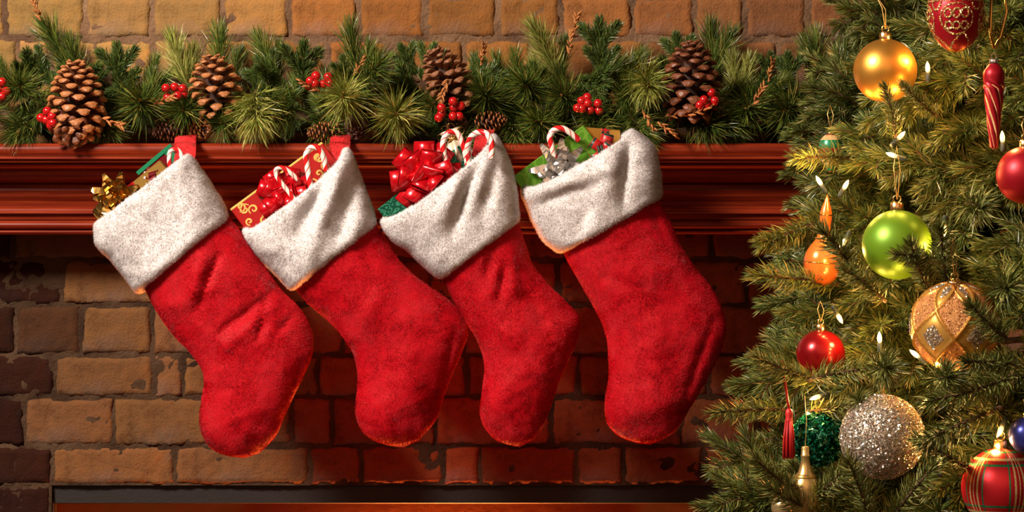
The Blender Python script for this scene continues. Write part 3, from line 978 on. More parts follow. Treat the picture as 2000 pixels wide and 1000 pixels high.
def star_bow(parent, mtx, r, mat, layers=((11, 12, 1.0), (9, 38, 0.88), (6, 62, 0.72)), taper=0.82, h=0.17, w=0.42, name='bow'):
    e = bpy.data.objects.new(name, None); e.empty_display_size = 0.01
    COL.objects.link(e); e.parent = parent; e.matrix_basis = mtx
    a0 = random.random()
    for n, el, sc in layers:
        me = bow_loop_mesh('loop', r * sc, r * h, r * w, taper, mat)
        for k in range(n):
            az = 2 * math.pi * (k + a0) / n + random.uniform(-.1, .1)
            d = Vector((math.cos(az) * math.cos(math.radians(el)), -math.sin(math.radians(el)), math.sin(az) * math.cos(math.radians(el))))
            up = Vector((0, -1, 0))
            y = up.cross(d).normalized()
            z = d.cross(y)
            mt = Matrix((d, y, z)).transposed().to_4x4()
            mt = Matrix.Translation((0, -0.002 * el / 20, 0)) @ mt @ Matrix.Rotation(random.uniform(-.25, .25), 4, 'X')
            link('loop', me, e, mat=mt)
        a0 += 0.5
    bt, bf = lathe([(0.0, 0), (r * 0.16, 0.001), (r * 0.14, 0.004), (0.0, 0.006)], 14)
    link('knot', mesh_from('knot', bt @ np.array([[1, 0, 0], [0, 0, 1], [0, -1, 0]]), bf, mat), e)
    return e

def gift(name, label, px, py, Y, ang, w, h, d, mat, yaw=0, bands=(), band_mat=None, edge_trim=None):
    """a wrapped box; w, h in px; bands: ('x' or 'z', offset px, width px)"""
    root = thing(name, label, 'gift')
    root.matrix_basis = face_mat4(px, py, Y, ang, 0, yaw)
    W, H = w * PX, h * PX
    v, f = box(W, d, H, 0.0012)
    link('wrapped_box', mesh_from('wrapped_box', v, f, mat, False), root)
    for ax, offp, wd in bands:
        if ax == 'x':
            v, f = box(wd * PX, d + 0.0012, H + 0.0012, 0.0004); loc = (offp * PX, 0, 0)
        else:
            v, f = box(W + 0.0014, d + 0.0014, wd * PX, 0.0004); loc = (0, 0, offp * PX)
        link('ribbon', mesh_from('ribbon', v, f, band_mat or M['red_ribbon'], False), root, loc)
    return root

BX = lambda x, y, z: Matrix.Translation((x * PX, y, z * PX))
# first stocking
g = gift('gold_gift', 'gold wrapped gift with red ribbon and gold star bow in a stocking', 277, 399, -0.062, 39, 165, 84, 0.034, M['gold_dark'], bands=(('x', 8, 16), ('x', -60, 12)))
star_bow(g, BX(-26, -0.020, 36) @ Matrix.Rotation(math.radians(-12), 4, 'Z'), 54 * PX, M['gold'], ((8, 12, 1.0), (6, 40, 0.9), (4, 66, 0.75)), 0.8, 0.19, 0.5)
g = gift('maroon_gift', 'small maroon gift with green ribbon behind the gold gift', 330, 343, -0.046, 40, 84, 70, 0.030, M['maroon'], bands=(('x', 30, 16), ('z', 40, 8)), band_mat=M['green_ribbon'])
star_bow(g, BX(-22, -0.02, 14), 22 * PX, M['maroon'], ((5, 25, 1.0), (2, 60, 0.7)), 0.3, 0.3, 0.8)
# second stocking
g = gift('scroll_print_gift', 'red gift printed with gold scrolls in the second stocking', 568, 382, -0.050, 36.5, 218, 92, 0.034, M['red_paper'], yaw=3, bands=())
parts = []
for k in range(46):
    cx, cz = random.uniform(-106, 106), random.uniform(-42, 42)
    r0 = random.uniform(6, 11); sgn = random.choice((-1, 1)); a0 = random.uniform(0, 6.28)
    m = 16
    path, pw = [], []
    for i in range(m):
        u = i / (m - 1)
        rr = r0 * (1.15 - u * 0.95); aa = a0 + sgn * u * 7.5
        path.append((cx + rr * math.cos(aa), cz + rr * math.sin(aa))); pw.append(1.1 + 1.3 * math.sin(math.pi * min(1, u * 1.1)))
    if any(abs(x) > 108 or abs(z) > 44 for x, z in path):
        continue
    pth = np.array(path); tg = unit(np.gradient(pth, axis=0)); nr = np.stack([-tg[:, 1], tg[:, 0]], 1)
    yy = -0.0175
    V = []
    for i in range(m):
        for sg, y_ in ((1, yy), (-1, yy), (-1, yy + 0.0009), (1, yy + 0.0009)):
            q = pth[i] + nr[i] * pw[i] * sg * 0.8
            V.append((q[0] * PX, y_, q[1] * PX))
    parts.append((np.array(V), grid_faces(m, 4, True)))
V, F, _ = join(parts)
o = link('gold_scroll_print', mesh_from('gold_scroll_print', V, F, M['gold_print'], False), g); o['kind'] = 'stuff'
v, f = box(218.6 * PX, 0.0352, 0.004, 0.001)
link('gold_edge', mesh_from('gold_edge', v, f, M['gold_print'], False), g, (0, 0, 44.5 * PX))
star_bow(g, BX(-8, -0.019, 2), 58 * PX, M['red_foil'], ((8, 8, 1.0), (7, 34, 0.88), (4, 62, 0.65)), 0.0, 0.17, 0.54)
# third stocking
g = gift('damask_gift', 'dark green leaf-patterned gift topped by a large red ribbon bow', 842, 378, -0.070, 38, 198, 78, 0.034, M['green_damask'], bands=(('x', 10, 26),), band_mat=M['red_foil'])
star_bow(g, BX(12, -0.020, 30) @ Matrix.Rotation(math.radians(8), 4, 'X'), 70 * PX, M['red_foil'], ((8, 6, 1.0), (7, 32, 0.9), (4, 62, 0.7)), 0.0, 0.18, 0.56)
e = thing('foil_parcel', 'ivory foil sweet tied with gold ribbon between the candy canes', 'sweet')
e.matrix_basis = face_mat4(893, 295, -0.066, 20)
def pouch(a, i): return 1 + 0.12 * math.sin(a * 7)
v, f = lathe([(0.001, -0.03), (0.016, -0.028), (0.022, -0.012), (0.020, 0.004), (0.010, 0.016), (0.005, 0.020), (0.010, 0.026), (0.016, 0.034), (0.010, 0.032), (0.003, 0.022)], 28, pouch)
link('pouch', mesh_from('pouch', v, f, M['ivory']), e)
v, f = lathe([(0.006, 0.017), (0.0075, 0.0185), (0.0075, 0.0215), (0.006, 0.023)], 20)
link('ribbon_tie', mesh_from('ribbon_tie', v, f, M['gold']), e)
me = bow_loop_mesh('loop', 0.024, 0.006, 0.006, 0.0, M['gold'])
for az in (25, 155, 80, 110):
    link('ribbon_loop', me, e, (0, -0.008, 0.02), (0, -math.radians(az), 0))
# fourth stocking
g = gift('lime_gift', 'bright lime green foil gift with a silver star bow', 1093, 325, -0.060, 36, 168, 74, 0.034, M['lime_foil'], yaw=-3)
star_bow(g, BX(-2, -0.019, -4), 60 * PX, M['silver'], ((8, 8, 1.0), (6, 36, 0.88), (3, 64, 0.7)), 0.75, 0.18, 0.42)
g = gift('tartan_tied_gift', 'small gold gift tied with red tartan ribbon beside a white cuff', 1168, 294, -0.050, -4, 74, 84, 0.030, M['gold_speck'], yaw=16, bands=(('x', 6, 16),), band_mat=M['tartan'])
star_bow(g, BX(2, -0.019, 0), 34 * PX, M['tartan'], ((5, 20, 1.0), (3, 55, 0.7)), 0.0, 0.3, 0.6)

def candy_cane(label, pts, r=0.0042, turns=210):
    """pts: (px, py, Y) along the cane from its straight end round the hook"""
    p3 = [tuple(P(*q)) for q in pts]
    path = catmull(p3, 120)
    V, F = tube(path, np.concatenate([[r * 0.6], np.full(118, r), [r * 0.55]]), 16, True, turns)
    fm = []
    for k in range(len(F)):
        j = k % 16
        fm.append(1 if k < 119 * 16 and j in (0, 1, 2, 3, 4, 5, 10) else 0)
    o = link('candy_cane', mesh_from('candy_cane', V - np.array(p3[0]), F, [M['cane_white'], M['cane_red']], True, fm), None, p3[0])
    return tag(o, label, 'candy cane', 'striped candy canes in the stockings')
candy_cane('candy cane beside the maroon gift in the first stocking', [(345, 400, -.085), (338, 350, -.088), (331, 318, -.09), (332, 297, -.09), (341, 291, -.09), (351, 297, -.09), (357, 312, -.088), (360, 330, -.084)], 0.0036)
candy_cane('candy cane hooked over the red bow, lower of the two on the scroll-print gift', [(590, 420, -.102), (575, 390, -.104), (556, 365, -.106), (541, 345, -.107), (540, 331, -.107), (552, 328, -.106), (570, 340, -.104), (583, 352, -.10)], 0.0036)
candy_cane('pale candy cane standing upright by the loop of the second stocking', [(612, 400, -.098), (606, 360, -.10), (600, 325, -.10), (598, 302, -.10), (608, 288, -.10), (622, 290, -.10), (632, 308, -.098), (638, 335, -.094)], 0.0046, 190)
candy_cane('taller candy cane in the third stocking, beside the red ribbon bow', [(880, 370, -.11), (874, 330, -.113), (867, 300, -.115), (866, 275, -.115), (877, 259, -.115), (893, 260, -.115), (903, 278, -.113), (909, 300, -.11), (914, 325, -.105)], 0.0046)
candy_cane('candy cane hooked over the white cuff edge of the third stocking', [(920, 345, -.105), (916, 315, -.11), (913, 290, -.118), (920, 268, -.126), (936, 258, -.135), (952, 263, -.142), (961, 283, -.146), (959, 312, -.148)], 0.0046)
candy_cane('candy cane arching over the lime green gift', [(1105, 350, -.088), (1085, 310, -.095), (1078, 285, -.10), (1074, 268, -.10), (1082, 254, -.10), (1098, 251, -.10), (1115, 260, -.098), (1132, 275, -.094)], 0.0048)

# ------------------------------------------------------------------ needles, sprigs and boughs
def blades(p, d, ln, w, bend, rg):
    """thin tapering needles: five points and two faces each"""
    n = len(p)
    d = unit(d)
    sd = unit(np.cross(d, rg.normal(0, 1, (n, 3))))
    ln = np.asarray(ln).reshape(-1, 1)
    V = np.empty((n, 5, 3))
    mid = p + d * ln * 0.55 + bend * ln * 0.25
    tip = p + unit(d + bend * 0.9) * ln
    V[:, 0] = p - sd * w * 0.4; V[:, 1] = p + sd * w * 0.4
    V[:, 2] = mid + sd * w * 0.5; V[:, 3] = mid - sd * w * 0.5
    V[:, 4] = tip
    T = np.array([[0, 1, 2], [0, 2, 3], [3, 2, 4]])
    return V.reshape(-1, 3), (np.arange(n)[:, None, None] * 5 + T[None]).reshape(-1, 3)

def shoot(path, per_m, ln, w, spread, rg, start=0.0, flat=0.0, up=(0, 0, 1), droop=0.0):
    """needles all round a shoot; spread = (min, max) angle from the shoot, degrees; flat combs them into a plane"""
    path = np.asarray(path, float)
    seg = np.linalg.norm(np.diff(path, axis=0), axis=1)
    Lc = np.concatenate([[0], np.cumsum(seg)])
    n = max(4, int(Lc[-1] * (1 - start) * per_m))
    s = (start + (1 - start) * rg.random(n)) * Lc[-1]
    pos = np.stack([np.interp(s, Lc, path[:, k]) for k in range(3)], 1)
    T, N, B = frames(path)
    t = unit(np.stack([np.interp(s, Lc, T[:, k]) for k in range(3)], 1))
    a = rg.random(n) * 2 * math.pi
    nn = unit(np.cross(t, np.asarray(up)[None] + 1e-3)); bb = np.cross(t, nn)
    rad = unit(np.cos(a)[:, None] * nn + (1 - flat) * np.sin(a)[:, None] * bb)
    u = s / Lc[-1]
    th = np.radians(rg.uniform(spread[0], spread[1], n) * (1 - 0.55 * np.clip((u - 0.75) / 0.25, 0, 1)))
    d = t * np.cos(th)[:, None] + rad * np.sin(th)[:, None]
    lens = ln * rg.uniform(0.75, 1.1, n) * (1 - 0.25 * np.clip((u - 0.8) / 0.2, 0, 1))
    bend = t * 0.35 + np.array([0, 0, -droop])
    return blades(pos, d, lens, w, bend + rg.normal(0, 0.12, (n, 3)), rg)

def curve_path(p0, d, L, sag, n=9, side=(0, 0, 0)):
    s = np.linspace(0, 1, n)[:, None]
    return np.asarray(p0, float) + np.asarray(d, float) * L * s + np.array([0, 0, -1.0]) * sag * L * s ** 2 + np.asarray(side, float) * L * s ** 2

def sprig_mesh(name, stems, needle_sets, needle_mat, stem_mat=None, buds=()):
    V, T, fm = [], [], []
    off = 0
    for v, t in needle_sets:
        V.append(v); T.append(t + off); fm.append(np.zeros(len(t))); off += len(v)
    for path, r0, r1 in stems:
        tv, tf = tube(path, np.linspace(r0, r1, len(path)), 5, False)
        tr = np.array([x for q in tf for x in ((q[0], q[1], q[2]), (q[0], q[2], q[3]))])
        V.append(tv); T.append(tr + off); fm.append(np.ones(len(tr))); off += len(tv)
    for c, d, r in buds:
        ts = np.linspace(-1, 1, 6)
        tv, tf = tube([np.asarray(c) + np.asarray(d) * r * 1.6 * q for q in ts], r * np.sqrt(np.clip(1.05 - ts ** 2, 0.02, 1)), 6, False)
        tr = np.array([x for q in tf for x in ((q[0], q[1], q[2]), (q[0], q[2], q[3]))])
        V.append(tv); T.append(tr + off); fm.append(np.full(len(tr), 2)); off += len(tv)
    return tri_mesh(name, np.vstack(V), np.vstack(T), [needle_mat, stem_mat or M['bark'], M['bud']], np.concatenate(fm))

def aim(origin, direction, roll=0.0, scale=1.0, up=None):
    """matrix whose local +X points along direction"""
    d = Vector(direction).normalized()
    if up is None:
        up = Vector((0, 0, 1)) if abs(d.z) < 0.95 else Vector((0, -1, 0))
    y = up.cross(d).normalized()
    z = d.cross(y)
    m = Matrix((d, y, z)).transposed().to_4x4()
    return Matrix.Translation(Vector(origin)) @ m @ Matrix.Rotation(roll, 4, 'X') @ Matrix.Scale(scale, 4)

# ---- garland sprigs: unit length about 0.1 m along +X
def pine_sprig_mesh(seed, mat):
    rg = np.random.default_rng(seed)
    path = curve_path((0, 0, 0), (1, 0, 0), 0.10, rg.uniform(-.15, .15), side=(0, rg.uniform(-.15, .15), 0))
    sets = [shoot(path, 4200, 0.056, 0.0013, (18, 58), rg, 0.05)]
    return sprig_mesh('pine_sprig', [(path, 0.0028, 0.0015)], sets, mat, buds=[(path[-1], (1, 0, 0), 0.0024), (path[-3], (0.6, 0.6, 0.3), 0.002), (path[-2], (0.6, -0.6, 0.3), 0.002)])
def tuft_mesh(seed, mat):
    rg = np.random.default_rng(seed)
    path = curve_path((0, 0, 0), (1, 0, 0), 0.07, 0.25)
    sets = [shoot(path, 6600, 0.056, 0.0014, (25, 88), rg, 0.1), ]
    return sprig_mesh('pine_tuft', [(path, 0.003, 0.0015)], sets, mat, buds=[(path[-1], (1, 0, 0), 0.0026), (path[-2] + [0, .006, .003], (0.8, 0.5, 0.2), 0.002), (path[-2] + [0, -.005, -.004], (0.8, -0.5, -0.2), 0.002)])
def fir_sprig_mesh(seed, mat):
    rg = np.random.default_rng(seed)
    path = curve_path((0, 0, 0), (1, 0, 0), 0.10, rg.uniform(-.2, .2))
    sets = [shoot(path, 7000, 0.028, 0.0018, (36, 72), rg, 0.02, 0.35)]
    stems = [(path, 0.0025, 0.0012)]
    for sg in (-1, 1):
        k = 4
        q = curve_path(path[k], unit(np.array([0.75, sg * 0.65, rg.uniform(-.1, .2)])), 0.055, 0.1)
        sets.append(shoot(q, 6400, 0.025, 0.0017, (35, 68), rg, 0.0, 0.35)); stems.append((q, 0.0018, 0.001))
    return sprig_mesh('fir_sprig', stems, sets, mat)
PINE = [pine_sprig_mesh(20 + k, M['needle_pine']) for k in range(4)]
PINE_B = [pine_sprig_mesh(30 + k, M['needle_bright']) for k in range(3)]
TUFT = [tuft_mesh(40 + k, M['needle_pine']) for k in range(3)]
TUFT_B = [tuft_mesh(50 + k, M['needle_bright']) for k in range(3)]
FIR = [fir_sprig_mesh(60 + k, M['needle_fir']) for k in range(4)]

garland = thing('garland', 'evergreen garland of mixed pine and fir sprigs lying along the mantel', 'garland', tuple(P(760, 262, 0.1)))
GI = Matrix.Translation(-garland.location)
def gsprig(kind, bx, by, tx, ty, Y0, Y1=None, s=None):
    """a sprig growing from pixel b at depth Y0 to pixel t at depth Y1"""
    a, b = P(bx, by, Y0), P(tx, ty, Y0 if Y1 is None else Y1)
    meshes = {'p': PINE, 'y': PINE_B, 'f': FIR}[kind]
    L = (b - a).length
    nm = {'p': 'pine_sprig', 'y': 'yellow_pine_sprig', 'f': 'fir_sprig'}[kind]
    ref = 0.135 if kind in 'py' else 0.112
    link(nm, random.choice(meshes), garland, mat=GI @ aim(a, b - a, random.uniform(0, 6.28) if kind != 'f' else random.uniform(-.5, .5), (L / ref) if s is None else s, Vector((0, -1, 0.02))))
def gtuft(px, py, r, bright, dx=0.0, dz=0.0, Y=0.03):
    d = Vector((dx, -1, dz))
    sc = r * PX / 0.052
    a = P(px, py, Y) - d.normalized() * 0.04 * sc
    link('pine_tuft', random.choice(TUFT_B if bright else TUFT), garland, mat=GI @ aim(a, d, random.uniform(0, 6.28), sc))
random.seed(21)
S = [('p', 150, 165, 78, 22, .13), ('p', 165, 190, 120, 60, .12), ('f', 110, 165, 42, 105, .10), ('f', 236, 185, 228, 82, .09), ('f', 190, 180, 195, 125, .10), ('p', 290, 180, 300, 95, .13),
     ('y', 372, 180, 322, 52, .10), ('y', 380, 190, 365, 75, .11), ('p', 440, 170, 412, 35, .13), ('p', 450, 180, 470, 80, .13), ('p', 548, 175, 492, 50, .11), ('p', 540, 170, 540, 70, .12),
     ('f', 588, 190, 592, 78, .10), ('f', 560, 180, 500, 110, .10), ('p', 700, 170, 668, 28, .12), ('p', 705, 180, 720, 70, .12), ('f', 815, 150, 780, 85, .11), ('f', 822, 160, 850, 82, .10), ('p', 760, 165, 735, 90, .13),
     ('p', 940, 190, 925, 95, .12), ('f', 905, 170, 950, 115, .11), ('p', 1010, 190, 1015, 85, .12), ('p', 985, 190, 960, 95, .12), ('y', 1092, 160, 1043, 25, .10), ('y', 1085, 190, 1040, 95, .10), ('p', 1100, 150, 1100, 60, .12),
     ('f', 1172, 140, 1170, 32, .11), ('f', 1176, 170, 1176, 80, .10), ('p', 1150, 180, 1225, 100, .10), ('p', 1190, 180, 1275, 95, .11), ('f', 1330, 150, 1322, 62, .12), ('p', 1390, 170, 1395, 25, .13), ('p', 1385, 160, 1445, 45, .12),
     ('y', 1440, 190, 1425, 90, .10), ('y', 1448, 185, 1475, 95, .10), ('f', 1545, 180, 1540, 100, .10), ('f', 1500, 170, 1505, 100, .11), ('p', 1590, 190, 1600, 40, .12), ('p', 1600, 160, 1560, 60, .12), ('p', 1640, 170, 1670, 50, .13),
     ('p', 40, 200, -20, 110, .10), ('f', 45, 180, 95, 120, .11), ('p', 60, 190, 5, 285, .03), ('p', 90, 200, 40, 290, .02), ('p', -30, 200, -60, 90, .11),
     ('p', 745, 190, 610, 205, .05), ('p', 690, 230, 600, 190, .06), ('p', 850, 150, 890, 200, .07), ('f', 860, 225, 860, 275, .04), ('y', 620, 190, 680, 160, .06)]
for (k, bx, by, tx, ty, Y) in S:
    gsprig(k, bx, by, tx, ty, Y)
for (x, y, r, br, dx, dz) in [(278, 212, 72, 0, 0, -.25), (495, 200, 66, 1, 0, -.5), (682, 192, 66, 1, .25, -.35), (770, 228, 70, 1, -.1, -.45), (560, 215, 60, 0, -.3, -.2), (1268, 150, 60, 1, .3, -.1),
        (1118, 195, 66, 0, 0, .1), (1165, 235, 66, 0, .3, -.5), (1058, 245, 60, 0, -.4, -.4), (1475, 205, 72, 0, 0, -.1), (1558, 208, 76, 0, -.2, -.2), (1362, 240, 66, 0, .2, -.5), (1400, 225, 62, 0, .6, -.3),
        (960, 195, 66, 0, .1, .1), (190, 240, 56, 0, .3, -.5), (60, 235, 60, 0, -.2, -.4), (370, 215, 62, 0, .3, -.4), (630, 240, 52, 0, 0, -.2), (905, 260, 52, 0, -.3, -.6), (1000, 240, 55, 0, 0, -.5), (1240, 240, 58, 0, .2, -.5),
        (430, 245, 52, 0, .1, -.4), (1320, 200, 56, 0, -.4, 0), (30, 170, 56, 0, 0, .2), (1620, 235, 64, 0, -.1, -.3), (860, 205, 50, 0, 0, -.1), (720, 150, 54, 0, .4, .4), (1040, 170, 56, 0, .0, .3), (-40, 220, 60, 0, 0, 0), (1220, 190, 58, 0, 0, .2), (1700, 220, 64, 0, 0, 0)]:
    gtuft(x, y, r * (1.1 if br else 1), br, dx, dz, 0.0 if br else random.uniform(0.015, 0.05))
for k in range(130):                  # the dense inside of the garland
    x = -60 + k * 13.6 + random.uniform(-12, 12)
    y = random.uniform(150, 255)
    a = random.uniform(0, 360)
    kd = random.choice('pffp')
    L = random.uniform(70, 105)
    ty = min(252, max(125, y - L * math.sin(math.radians(a))))
    gsprig(kd, x, y, x + L * math.cos(math.radians(a)), ty, random.uniform(0.07, 0.14), random.uniform(0.04, 0.16))
def bud_mesh():
    rg = random.Random(6)
    parts = []
    for k in range(11):
        a = rg.uniform(0, 6.28); x = 0.004 * k
        d = np.array([0.8, 0.6 * math.cos(a), 0.6 * math.sin(a)])
        ts = np.linspace(0, 1, 5)
        parts.append(tube([np.array([x, 0, 0]) + d * 0.014 * t for t in ts], [0.0012, 0.0024, 0.0022, 0.0014, 0.0003], 5, False))
    V, F, _ = join(parts)
    return mesh_from('bud_cluster', V, F, M['bud'])
BUD = bud_mesh()
for (x, y, a, Y) in [(1120, 70, 80, .08), (1112, 105, 85, .06), (938, 128, 80, .07), (690, 150, 60, .05), (625, 180, 150, .0), (1255, 215, 300, -.01), (1285, 238, 320, -.02), (1300, 228, 10, -.01), (80, 40, 110, .09), (300, 205, 20, -.01), (1470, 205, 60, -.01), (1500, 160, 80, .02), (875, 155, 250, -.01), (200, 232, 340, -.03), (1345, 225, 20, -.03)]:
    d = Vector((math.cos(math.radians(a)), -0.3, math.sin(math.radians(a))))
    link('bud_cluster', BUD, garland, mat=GI @ aim(P(x, y, Y), d, random.uniform(0, 6.28), 0.85))
path = catmull([tuple(P(x, 225 + 18 * math.sin(x * 0.011), 0.11)) for x in range(-160, 1801, 140)], 120)
v, f = tube(path - np.array(garland.location), 0.009, 7)
link('wire_stem', mesh_from('wire_stem', v, f, M['bark']), garland)

# ---- pine cones
def scale_mesh(w, l, th, mat, tipmat, hook=0.3):
    """a cone scale growing along +X from the core, its thick outer end a raised lozenge"""
    rows_ = [(0.0, 0.35, 0.4), (0.45, 0.72, 0.55), (0.8, 1.0, 0.9), (0.95, 0.85, 1.0), (1.03, 0.35, 0.6)]
    V, F, fm = [], [], []
    for i, (x, ww, tt) in enumerate(rows_):
        zz = hook * l * x ** 2
        for (yy, sg) in ((-1, 0), (-0.5, 1), (0, 1.25), (0.5, 1), (1, 0), (0.5, -0.6), (-0.5, -0.6)):
            V.append((x * l, yy * ww * w / 2, zz + sg * tt * th / 2))
    F = grid_faces(5, 7, True, True)
    fm = [0] * 14 + [1] * 14
    F.append((28, 29, 30, 31, 32, 33, 34)); fm.append(1)
    return mesh_from('scale', V, F, [mat, tipmat], False, fm)

def pine_cone(label, px, py, Y, axis, length, width, n=74, open_=1.0, mats=('cone_scale', 'cone_tip'), seed=0):
    """axis: direction of the cone's tip; length and width in px"""
    rg = random.Random(seed)
    L, R = length * K(Y), width * K(Y) / 2
    root = thing('pine_cone', label, 'pine cone', group='pine cones on the garland')
    c = P(px, py, Y) - Vector(axis).normalized() * L / 2
    root.matrix_basis = aim(c, axis, rg.uniform(0, 6.28))
    ts = np.linspace(0, 1, 12)
    v, f = tube([(t * L * 0.95, 0, 0) for t in ts], [R * 0.42 * math.sin(math.pi * (0.12 + 0.86 * t)) ** 0.7 for t in ts], 10)
    link('core', mesh_from('core', v, f, M['cone_core']), root)
    me = scale_mesh(R * 0.56, R * 0.74, R * (0.30 if open_ > 0.5 else 0.2), M[mats[0]], M[mats[1]])
    for k in range(n):
        t = (k + 0.5) / n
        az = k * 2.39996
        prof = math.sin(math.pi * (0.17 + 0.80 * t ** 0.92)) ** 0.75
        rr = R * 0.30 * prof
        el = (-5 + 78 * t) if open_ > 0.5 else (25 + 45 * t)      # scales lean toward the tip
        el += rg.uniform(-7, 7)
        s = (0.35 + 0.72 * prof) * (1.0 if open_ > 0.5 else 0.92)
        m = Matrix.Translation((t * L * 0.94, 0, 0)) @ Matrix.Rotation(az + rg.uniform(-.1, .1), 4, 'X') @ Matrix.Translation((0, 0, rr))
        # local X of the scale points outward (Z) leaning to +X of the cone
        e = math.radians(el)
        X = Vector((math.sin(e), 0, math.cos(e))); Yv = Vector((0, 1, 0)); Z = X.cross(Yv)
        m = m @ Matrix((X, Yv, Z * -1 if False else Z)).transposed().to_4x4() @ Matrix.Scale(s, 4)
        link('scale', me, root, mat=m)
    return root
pine_cone('big warm brown open pine cone standing upright above the first stocking', 150, 192, 0.0, (-0.02, -0.12, 1), 138, 100, 84, seed=1)
pine_cone('ragged pale brown pine cone near the pale yellow sprig', 420, 165, 0.03, (-0.1, -0.1, 1), 105, 92, 56, mats=('cone_scale_pale', 'cone_tip'), seed=2)
pine_cone('leaning brown pine cone behind berries above the third stocking', 872, 152, 0.03, (-0.5, -0.1, 1), 118, 86, 72, mats=('cone_scale_pale', 'cone_scale_pale'), seed=3)
pine_cone('large dark red-brown pine cone upright above the fourth stocking', 1350, 155, 0.0, (0.0, -0.10, 1), 140, 102, 84, mats=('cone_scale_dark', 'cone_scale'), seed=4)
pine_cone('small fan-shaped pine cone lying under the big upright one', 140, 250, -0.01, (0.25, -0.75, -0.35), 56, 78, 30, mats=('cone_scale_dark', 'cone_scale'), seed=5)
pine_cone('small closed pine cone lying on its side left of the first red loop', 330, 256, 0.02, (-1, -0.25, -0.1), 62, 42, 60, 0.0, mats=('cone_scale_dark', 'cone_scale'), seed=6)
pine_cone('small pine cone end-on behind the first red loop', 390, 252, 0.03, (0.45, -0.9, -0.1), 60, 48, 52, 0.0, mats=('cone_scale_dark', 'cone_tip'), seed=7)
pine_cone('small orange-brown pine cone lying sideways left of the second red loop', 634, 258, 0.015, (-1, -0.2, -0.05), 66, 42, 64, 0.0, mats=('cone_scale', 'cone_tip'), seed=8)
pine_cone('dark round pine cone end-on behind the second red loop', 697, 248, 0.03, (0.1, -1, 0.1), 52, 50, 52, 0.0, mats=('cone_scale_dark', 'cone_scale_dark'), seed=9)
pine_cone('round pine cone peeping over the taller candy cane', 893, 246, 0.03, (0.0, -0.9, 0.35), 50, 46, 50, 0.0, mats=('cone_scale_dark', 'cone_scale'), seed=10)
pine_cone('small pine cone tilted above the third stocking cuff', 958, 238, 0.01, (1, -0.25, 0.15), 62, 42, 62, 0.0, mats=('cone_scale_dark', 'cone_tip'), seed=11)

# ---- berry clusters
bs, bf = [], []
def ball_profile(r, n=14):
    return [(max(1e-5, r * math.sin(math.pi * i / n)), -r * math.cos(math.pi * i / n)) for i in range(n + 1)]
def berries(label, pts, Y, r=13):
    cx = sum(p[0] for p in pts) / len(pts); cy = sum(p[1] for p in pts) / len(pts)
    base = P(cx, cy + 10, Y + 0.03)
    root = thing('berry_cluster', label, 'berries', tuple(base), 'red berries on the garland')
    v, f = lathe(ball_profile(r * PX), 18)
    me = mesh_from('berry', v, f, M['berry'])
    rg = random.Random(int(cx))
    for (x, y) in pts:
        q = P(x, y, Y + rg.uniform(-0.008, 0.006)) - base
        link('berry', me, root, q, (rg.uniform(0, 3), rg.uniform(0, 3), 0))
        tv, tf = tube([(0, 0, 0), tuple(q * 0.5 + Vector((0, 0.004, -0.002))), tuple(q)], 0.0009, 5)
        link('stalk', mesh_from('stalk', tv, tf, M['bark']), root)
    return root
berries('cluster of red berries beside the big warm brown pine cone', [(92, 217), (102, 227), (80, 230), (90, 234), (103, 240), (99, 245)], -0.02, 9)
berries('red berries at the garland end, cut by the frame', [(4, 160), (12, 178), (-2, 172), (4, 188)], 0.0, 9)
berries('red berries over the burst of needles between two cones', [(324, 172), (341, 170), (357, 173), (327, 190), (347, 187), (359, 183)], 0.0, 9)
berries('red berries above the yellow-green tufts of the second stocking', [(617, 148), (641, 150), (606, 158), (615, 163), (631, 164), (645, 163), (603, 167)], 0.0, 9)
berries('red berries above the taller candy cane of the third stocking', [(862, 210), (885, 198), (886, 210), (900, 207), (862, 222), (857, 230), (885, 227), (897, 227)], -0.01, 9)
berries('red berries high over the lime green gift', [(1136, 197), (1147, 190), (1148, 202), (1128, 211), (1137, 212), (1153, 215), (1168, 202), (1170, 216)], -0.01, 9)
berries('red berries leaning on the dark red-brown pine cone', [(1390, 181), (1375, 195), (1396, 197), (1367, 205), (1381, 205), (1372, 199)], -0.035, 9)

# ------------------------------------------------------------------ Christmas tree
TX, TY = P(2100, 0, -0.55).x, -0.55
tree = thing('christmas_tree', 'full green fir tree with lights and ornaments beside the mantel', 'tree', (TX, TY, 0))
def tree_radius(z):
    zz = (P(0, 0, TY).z - z) / (1000 * K(TY))          # 0 at the frame top, 1 at its foot
    return 0.36 + 0.17 * zz

def bough_mesh(seed, L=0.26):
    rg = np.random.default_rng(seed)
    path = curve_path((0, 0, 0), (1, 0, 0), L, rg.uniform(0.02, 0.16), 12, (0, rg.uniform(-.12, .12), 0))
    den = 3700
    sets = [shoot(path, den, 0.028, 0.0015, (35, 75), rg, 0.25, 0.2)]
    stems = [(path, 0.0045, 0.0016)]
    for k in (3, 4, 5, 6, 7, 8, 9):
        sg = 1 if k % 2 else -1
        for s2 in ((sg,) if k > 6 else (sg, -sg)):
            ln = (0.125 - 0.009 * k) * rg.uniform(0.8, 1.15)
            q = curve_path(path[k], unit(np.array([0.72, s2 * rg.uniform(0.5, 0.75), rg.uniform(-.15, .25)])), ln, rg.uniform(0, .3), 8)
            sets.append(shoot(q, den, 0.0265, 0.00145, (34, 72), rg, 0.0, 0.2)); stems.append((q, 0.0024, 0.0012))
    return sprig_mesh('bough', stems, sets, M['needle_tree'])
BOUGH = [bough_mesh(80 + k) for k in range(7)]
z0 = 0.0
v, f = tube([(0, 0, z) for z in np.linspace(0, 2.5, 14)], np.linspace(0.055, 0.015, 14), 12)
link('trunk', mesh_from('trunk', v, f, M['bark']), tree)
TI = Matrix.Translation((-TX, -TY, 0))
